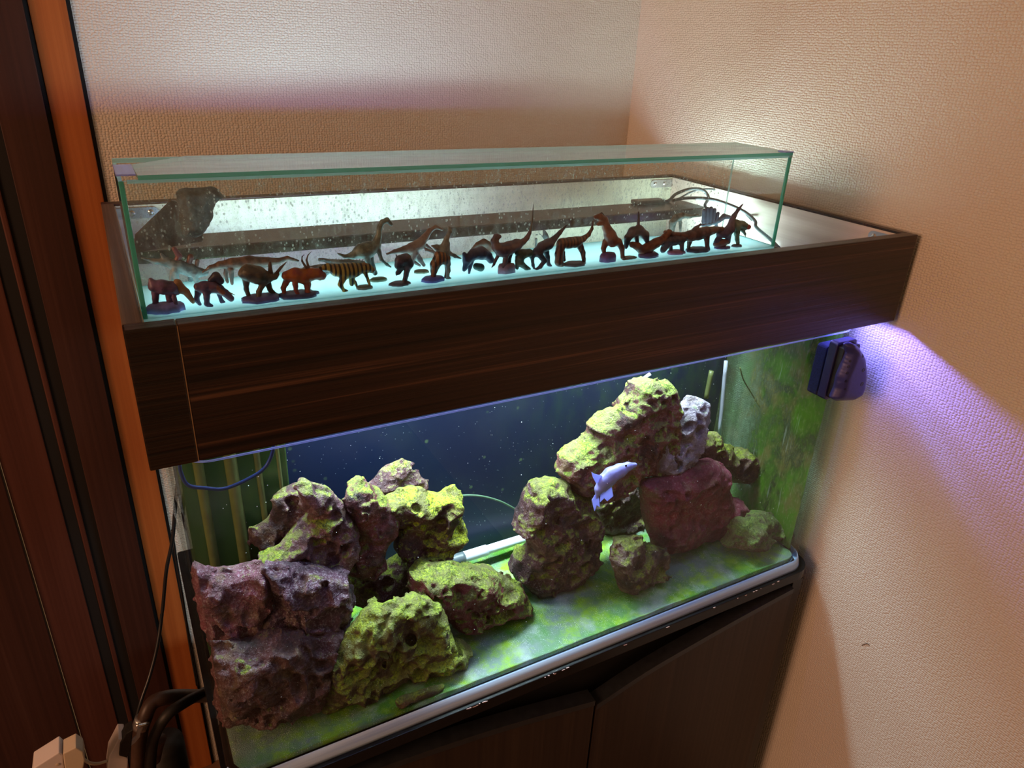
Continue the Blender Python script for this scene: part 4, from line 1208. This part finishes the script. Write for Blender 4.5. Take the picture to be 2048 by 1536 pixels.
# front row
dino('purple three-horned figurine with spotted orange frill on a purple block', (335, 632), [[(302, 560, 4), (308, 572, 9), (325, 574, 12), (343, 576, 11), (353, 582, 7)], [(312, 584, 7, 4), (312, 612, 4.5, 4)], [(338, 588, 6, 3), (342, 612, 5, 3)], [(347, 592, 4, -4), (354, 614, 2.6, -4)]],
     [('frill', [[(355, 566, 7), (362, 578, 8), (372, 583, 6)], [(372, 584, 6), (384, 600, 4), (386, 604, 3)]], (0.50, 0.24, 0.12)), ('horn', [[(368, 587, 1.6), (376, 583, 0.8)]], (0.08, 0.04, 0.03))],
     (334, 632, 36, 14), PUR, basecol=(0.22, 0.20, 0.55))
dino('violet and red horned figurine with a fuzzy frill hump', (420, 612), [[(396, 574, 7), (410, 574, 10), (425, 574, 10), (438, 578, 8), (450, 586, 6), (462, 597, 5.5)], [(398, 585, 6, 4), (394, 602, 4, 4), (402, 615, 3, 4)], [(412, 585, 6, -3), (413, 606, 4, -3), (422, 618, 3.4, -3)], [(440, 592, 4, 4), (445, 606, 3, 4), (450, 610, 2.5, 4)]],
     [('frill', [[(422, 560, 5), (432, 552, 7), (441, 562, 6)]], (0.05, 0.035, 0.09)), ('face_stripe', [[(432, 573, 4.5, -3), (445, 584, 4, -3)]], (0.38, 0.10, 0.06)), ('horn', [[(448, 578, 2.2), (458, 585, 1.6), (470, 590, 0.9)]], (0.55, 0.28, 0.10))], None, ((0.09, 0.06, 0.16), (0.20, 0.09, 0.16)))
dino('dark brown humped figurine with dark spikes, on a violet base', (525, 605), [[(486, 548, 8), (497, 545, 14), (515, 550, 15), (532, 555, 10), (548, 553, 6), (556, 548, 3)], [(494, 560, 7, 4), (494, 580, 4, 4), (500, 598, 3.4, 4)], [(526, 564, 6, -2), (517, 582, 4, -2), (516, 602, 4, -2)], [(536, 562, 6, 4), (542, 582, 4, 4), (553, 592, 3.4, 4), (560, 600, 3, 4)]],
     [('spike', [[(541, 545, 4), (540, 530, 3), (540, 524, 1.8)], [(552, 548, 3), (562, 535, 2.2), (573, 524, 1.0)]], (0.10, 0.045, 0.04))], (524, 606, 38, 9), ((0.07, 0.05, 0.05), (0.15, 0.10, 0.07)), basecol=(0.10, 0.08, 0.26))
dino('orange-red figurine with two long curved horns, on a dark base', (600, 594), [[(573, 552, 8), (590, 550, 12), (608, 553, 12), (624, 548, 10), (636, 548, 9), (644, 552, 7)], [(576, 562, 6, 3), (568, 578, 4, 3), (570, 590, 3.4, 3)], [(588, 565, 5, -4), (590, 578, 3.4, -4), (596, 590, 3, -4)], [(614, 566, 6, -2), (614, 582, 4.4, -2), (622, 595, 3.6, -2)]],
     [('horn', [[(612, 535, 2.4), (604, 522, 1.6), (604, 514, 1.2), (609, 508, 0.8)]], (0.12, 0.08, 0.09)), ('horn', [[(617, 534, 2.4), (613, 520, 1.6), (616, 510, 1.2), (623, 503, 0.8)]], (0.12, 0.08, 0.09)), ('snout', [[(640, 552, 7.5), (645, 551, 6.5)]], (0.36, 0.11, 0.04))],
     (597, 595, 38, 7), ((0.42, 0.11, 0.02), (0.30, 0.06, 0.05)), basecol=(0.06, 0.06, 0.16))
dino('yellow figurine striped in black with a red snout', (690, 582), [[(640, 537, 3), (655, 534, 6), (672, 540, 10), (690, 542, 13), (708, 540, 12), (724, 536, 8), (736, 536, 7), (744, 541, 5)], [(684, 555, 6, -3), (679, 568, 4, -3), (686, 580, 2.6, -3), (692, 584, 2.2, -3)], [(706, 556, 6, 3), (705, 570, 3.6, 3)], [(730, 546, 3.6, -2), (735, 560, 2.4, -2), (738, 568, 2, -2)], [(712, 565, 2.5, 2), (716, 578, 1.6, 2)]],
     [('snout', [[(728, 530, 4.5), (738, 536, 6), (744, 540, 5)]], (0.40, 0.14, 0.06))], (728, 564, 17, 6), ((0.42, 0.30, 0.06), (0.30, 0.18, 0.08)), stripes=(0.03, 0.02, 0.02), basecol=(0.14, 0.14, 0.12))
dino('small dark violet horned figurine with one raised leg on a flat grey base', (799, 569), [[(797, 531, 7), (800, 520, 8), (812, 518, 9), (818, 528, 8)], [(816, 532, 6), (812, 550, 4), (809, 564, 4.4)], [(799, 535, 3), (794, 546, 2.4), (793, 550, 1.8)], [(805, 536, 3), (798, 548, 2)]],
     [('horn', [[(794, 514, 1.6), (792, 509, 0.9)], [(803, 512, 1.4), (804, 508, 0.8)]], (0.06, 0.04, 0.07))], (799, 569, 22, 5), DRK, basecol=(0.09, 0.08, 0.11))
dino('orange striped figurine bending down over a blue base', (868, 566), [[(884, 508, 8), (877, 520, 9), (870, 530, 8), (868, 542, 5.5), (866, 556, 3.6)], [(880, 512, 10), (890, 518, 9), (896, 528, 5)], [(896, 525, 5, 3), (897, 544, 3.4, 3), (893, 560, 2.6, 3)]],
     (), (866, 570, 24, 8), ((0.34, 0.14, 0.05), (0.22, 0.09, 0.05)), stripes=(0.05, 0.03, 0.04), basecol=(0.08, 0.08, 0.36))
dino('dark blue crouching figurine before the open-jawed one', (938, 548), [[(929, 509, 4), (934, 520, 7), (948, 508, 9), (962, 506, 11), (976, 512, 7), (982, 520, 6)], [(933, 522, 6), (930, 536, 4), (928, 540, 3)], [(944, 518, 5), (940, 534, 3), (938, 550, 2.2)]],
     [('clump', [[(958, 536, 6, 6), (966, 538, 7, 6)]], (0.04, 0.09, 0.08))], None, ((0.03, 0.035, 0.10), (0.07, 0.06, 0.14)))
dino('dark open-jawed figurine standing on a lilac block', (1012, 552), [[(1046, 484, 5), (1034, 489, 9), (1018, 496, 11), (1003, 500, 11), (993, 494, 8), (989, 482, 6), (993, 474, 5.5), (999, 473, 3.4)], [(990, 488, 4.5), (997, 490, 2.2)], [(1010, 506, 6, -3), (1008, 520, 4, -3), (1004, 532, 3.2, -3)], [(1022, 506, 6, 3), (1020, 524, 4, 3), (1018, 534, 3, 3)], [(994, 515, 3), (988, 528, 2), (983, 536, 1)], [(1046, 484, 5), (1054, 476, 4), (1060, 464, 3)]],
     [('spike', [[(1060, 466, 2.4), (1065, 440, 1.6), (1067, 408, 0.7)]], (0.10, 0.09, 0.09))], (1012, 549, 19, 17), ((0.06, 0.035, 0.07), (0.15, 0.08, 0.10)), basecol=(0.26, 0.18, 0.30))
dino('navy running figurine with raised pointed tail and splayed legs', (1080, 545), [[(1062, 510, 5), (1073, 505, 7), (1085, 494, 9), (1097, 488, 9), (1108, 478, 5), (1120, 465, 3.4), (1133, 451, 1.5)], [(1075, 506, 6, -3), (1086, 520, 4, -3), (1078, 532, 3, -3), (1070, 544, 2.4, -3)], [(1094, 500, 6, 3), (1098, 516, 4, 3), (1100, 530, 3, 3), (1104, 536, 2.8, 3)], [(1064, 512, 4), (1066, 530, 2.4), (1068, 540, 2)]], (), None, DRK)
dino('dark green figurine with lowered knobbly head, left of the navy running one', (1056, 542), [[(1036, 505, 6), (1045, 508, 8), (1058, 506, 7)], [(1040, 515, 8), (1040, 526, 6), (1052, 536, 4), (1058, 541, 3)], [(1034, 522, 4), (1034, 536, 3)]], (), None, ((0.04, 0.06, 0.05), (0.12, 0.13, 0.10)))
dino('red-brown bull-like figurine with head down and tail curled up', (1148, 535), [[(1123, 486, 8), (1137, 486, 9), (1152, 484, 9), (1166, 478, 5), (1177, 470, 3.4), (1184, 457, 2.4), (1186, 442, 1.6)], [(1122, 492, 8), (1118, 508, 7), (1118, 524, 7), (1121, 536, 5), (1123, 544, 4.5)], [(1160, 492, 6), (1166, 506, 4), (1168, 522, 3.2)], [(1128, 505, 5, 4), (1132, 522, 3, 4)]],
     (), (1148, 532, 26, 5), ((0.14, 0.05, 0.035), (0.24, 0.10, 0.06)), stripes=(0.06, 0.025, 0.03), basecol=(0.10, 0.09, 0.12))
dino('red-brown rearing figurine with open jaws and one foot on a purple block', (1228, 528), [[(1191, 434, 3.6), (1200, 434, 5.6), (1208, 440, 6.5), (1213, 455, 7), (1220, 470, 10), (1226, 482, 10), (1236, 484, 6)], [(1196, 449, 2.4), (1203, 446, 4), (1208, 444, 4)], [(1234, 482, 6, -3), (1241, 496, 4.4, -3), (1242, 512, 3.2, -3), (1244, 522, 3, -3), (1253, 523, 2, -3)], [(1215, 485, 6, 3), (1210, 498, 4, 3), (1212, 512, 3, 3)]],
     [('crest', [[(1198, 430, 2), (1203, 427, 2.2), (1208, 431, 1.6)]], (0.06, 0.03, 0.03))], (1214, 532, 18, 16), RED, basecol=(0.14, 0.06, 0.20))
dino('crouched red figurine with low head on a dark purple base', (1295, 518), [[(1264, 489, 5), (1274, 492, 6.5), (1284, 500, 7), (1298, 494, 9), (1312, 486, 8), (1326, 478, 6), (1338, 464, 5)], [(1298, 500, 6), (1298, 510, 4)]], (), (1295, 517, 23, 8), RED, basecol=(0.09, 0.05, 0.15))
dino('dark violet four-legged figurine on a pinkish disc', (1350, 516), [[(1326, 486, 5), (1334, 482, 8), (1348, 480, 9), (1362, 478, 8), (1378, 470, 5), (1392, 456, 3.2), (1402, 448, 1.6)], [(1332, 490, 7), (1326, 500, 5)], [(1344, 488, 4, 3), (1345, 506, 3, 3)], [(1360, 486, 4, -3), (1361, 504, 3, -3)]], (), (1351, 513, 20, 6), ((0.07, 0.05, 0.09), (0.14, 0.09, 0.12)), basecol=(0.30, 0.12, 0.26))
dino('long brown-red figurine in profile on an uneven dark base', (1390, 508), [[(1330, 464, 3), (1345, 468, 4), (1366, 472, 6), (1380, 472, 9), (1396, 468, 10), (1412, 464, 9), (1428, 460, 6), (1444, 458, 4)], [(1384, 478, 5, 3), (1380, 496, 3, 3)], [(1410, 474, 5, -3), (1411, 490, 3.4, -3), (1413, 500, 3, -3)]], (), (1394, 506, 26, 6), ((0.10, 0.04, 0.04), (0.22, 0.09, 0.08)), basecol=(0.06, 0.05, 0.10))
dino('purple figurine with a long upright pointed tail over red rubble', (1446, 500), [[(1440, 468, 6), (1450, 466, 8), (1460, 458, 8), (1463, 444, 5), (1468, 432, 4), (1476, 420, 2.8), (1486, 408, 1.4)], [(1456, 470, 6), (1456, 484, 4)], [(1440, 472, 5), (1432, 484, 4)]],
     [('rubble', [[(1432, 488, 5), (1444, 486, 7), (1452, 484, 5)]], (0.26, 0.09, 0.10))], (1444, 497, 18, 4), ((0.08, 0.05, 0.11), (0.15, 0.09, 0.17)), basecol=(0.14, 0.08, 0.22))

# ------------------------------------------------------------------ things at the left foot
tag(tube('electric_cable', [at(357, 900, 1, 0.52), at(356, 950, 1, 0.52), at(350, 1020, 1, 0.52), at(345, 1080, 1, 0.52), at(333, 1140, 1, 0.52), at(325, 1220, 1, 0.52), at(315, 1290, 1, 0.50), at(300, 1350, 1, 0.48), at(283, 1400, 1, 0.46), at(272, 1440, 1, 0.45)], 0.0030, CORD), 'black power cord hanging from the surround down the orange door jamb', 'cord')
tag(tube('electric_cable', [at(344, 1060, 1, 0.56), at(354, 1130, 1, 0.56), at(366, 1200, 1, 0.56), at(378, 1280, 1, 0.56), at(394, 1370, 1, 0.56)], 0.0022, CORD), 'thin black cord running straight down beside the jamb to the hoses', 'cord')
hs = tag(empty('drain_hose', tuple(at(330, 1400, 1, 0.42))), 'wide brown-black hose bending from behind the stand with a steel clamp', 'hose')
BRH = plain('brown_hose', (0.05, 0.026, 0.018), 0.45, 0, 0.3, 50)
tube('hose', [at(412, 1392, 1, 0.53), at(385, 1392, 1, 0.47), at(340, 1394, 1, 0.42), at(306, 1405, 1, 0.41), at(290, 1435, 1, 0.40), at(280, 1475, 1, 0.40), at(275, 1560, 1, 0.40)], 0.0115, BRH, hs, 16)
cp = at(284, 1445, 1, 0.40)
tube('clamp', [at(287, 1436, 1, 0.40), at(284, 1445, 1, 0.40), at(281, 1454, 1, 0.40)], 0.0128, SILVER, hs, 18, 2)
tube('clamp_screw', [at(272, 1452, 1, 0.385), at(286, 1449, 1, 0.385), at(298, 1446, 1, 0.385)], 0.0035, STEEL, hs, 10, 2)
tag(tube('filter_hose', [at(412, 1382, 1, 0.49), at(398, 1390, 1, 0.42), at(370, 1405, 1, 0.37), at(335, 1430, 1, 0.35), at(310, 1470, 1, 0.35), at(302, 1510, 1, 0.35), at(300, 1570, 1, 0.35)], 0.0085, RUBBER, None, 14), 'thinner black hose curving over the brown hose into the floor corner', 'hose')
eq = tag(empty('filter_canister', tuple(at(340, 1500, 1, 0.47))), 'black filter housing in the dark corner beside the stand', 'filter')
c0 = at(335, 1530, 1, 0.47)
tube('housing', [c0 + np.array([0, 0, 0.055]), c0 + np.array([0, 0, -0.1]), c0 + np.array([0, 0, -0.3])], 0.034, RUBBER, eq, 20, 2)
tube('connector', [at(318, 1475, 1, 0.42), at(312, 1492, 1, 0.42), at(306, 1520, 1, 0.42)], 0.012, plain('muddy_connector', (0.11, 0.06, 0.05), 0.5, 0, 0.5, 80, 0.001), eq, 14, 3)


def quadbox(name, pts, y, t, mat, parent=None, bev=0.0015):
    return prism(name, [(at(u, v, 1, y)[0], at(u, v, 1, y)[2]) for u, v in pts], y, y + t, mat, parent, axis=1, bev=bev)


ps = tag(empty('power_strip', tuple(at(110, 1540, 1, 0.30))), 'white power strip with a cream plug at the bottom left', 'power strip')
quadbox('strip', [(66, 1538), (118, 1505), (126, 1512), (132, 1580), (60, 1590)], 0.30, 0.03, WHITEP, ps)
quadbox('plug', [(126, 1508), (152, 1495), (166, 1504), (170, 1520), (166, 1540), (130, 1542)], 0.298, 0.026, CREAMP, ps)
lathe('screw', [(0.0022, 0), (0.0022, 0.0006), (0.0012, 0.0008)], at(115, 1529, 1, 0.2995), (0, -1, 0), CREAMP, ps, 12)
tag(tube('white_cord', [at(166, 1518, 1, 0.31), at(180, 1526, 1, 0.31), at(196, 1527, 1, 0.315), at(214, 1522, 1, 0.32)], 0.0022, CREAMP), 'short cream cord between the plug and the white adapter', 'cord')
ad = tag(empty('power_adapter', tuple(at(235, 1520, 1, 0.33))), 'white angular power adapter beside the black hoses', 'adapter')
quadbox('shell', [(214, 1545), (218, 1515), (237, 1478), (250, 1478), (250, 1512), (256, 1518), (255, 1560), (220, 1570)], 0.33, 0.03, WHITEP, ad)
quadbox('black_socket', [(238, 1512), (240, 1490), (252, 1468), (266, 1460), (262, 1500), (254, 1516)], 0.326, 0.02, RUBBER, ad)
quadbox('label_tie', [(258, 1488), (272, 1474), (276, 1455), (282, 1460), (280, 1474), (270, 1486), (256, 1497)], 0.35, 0.004, WHITEP, ad, 0.0006)
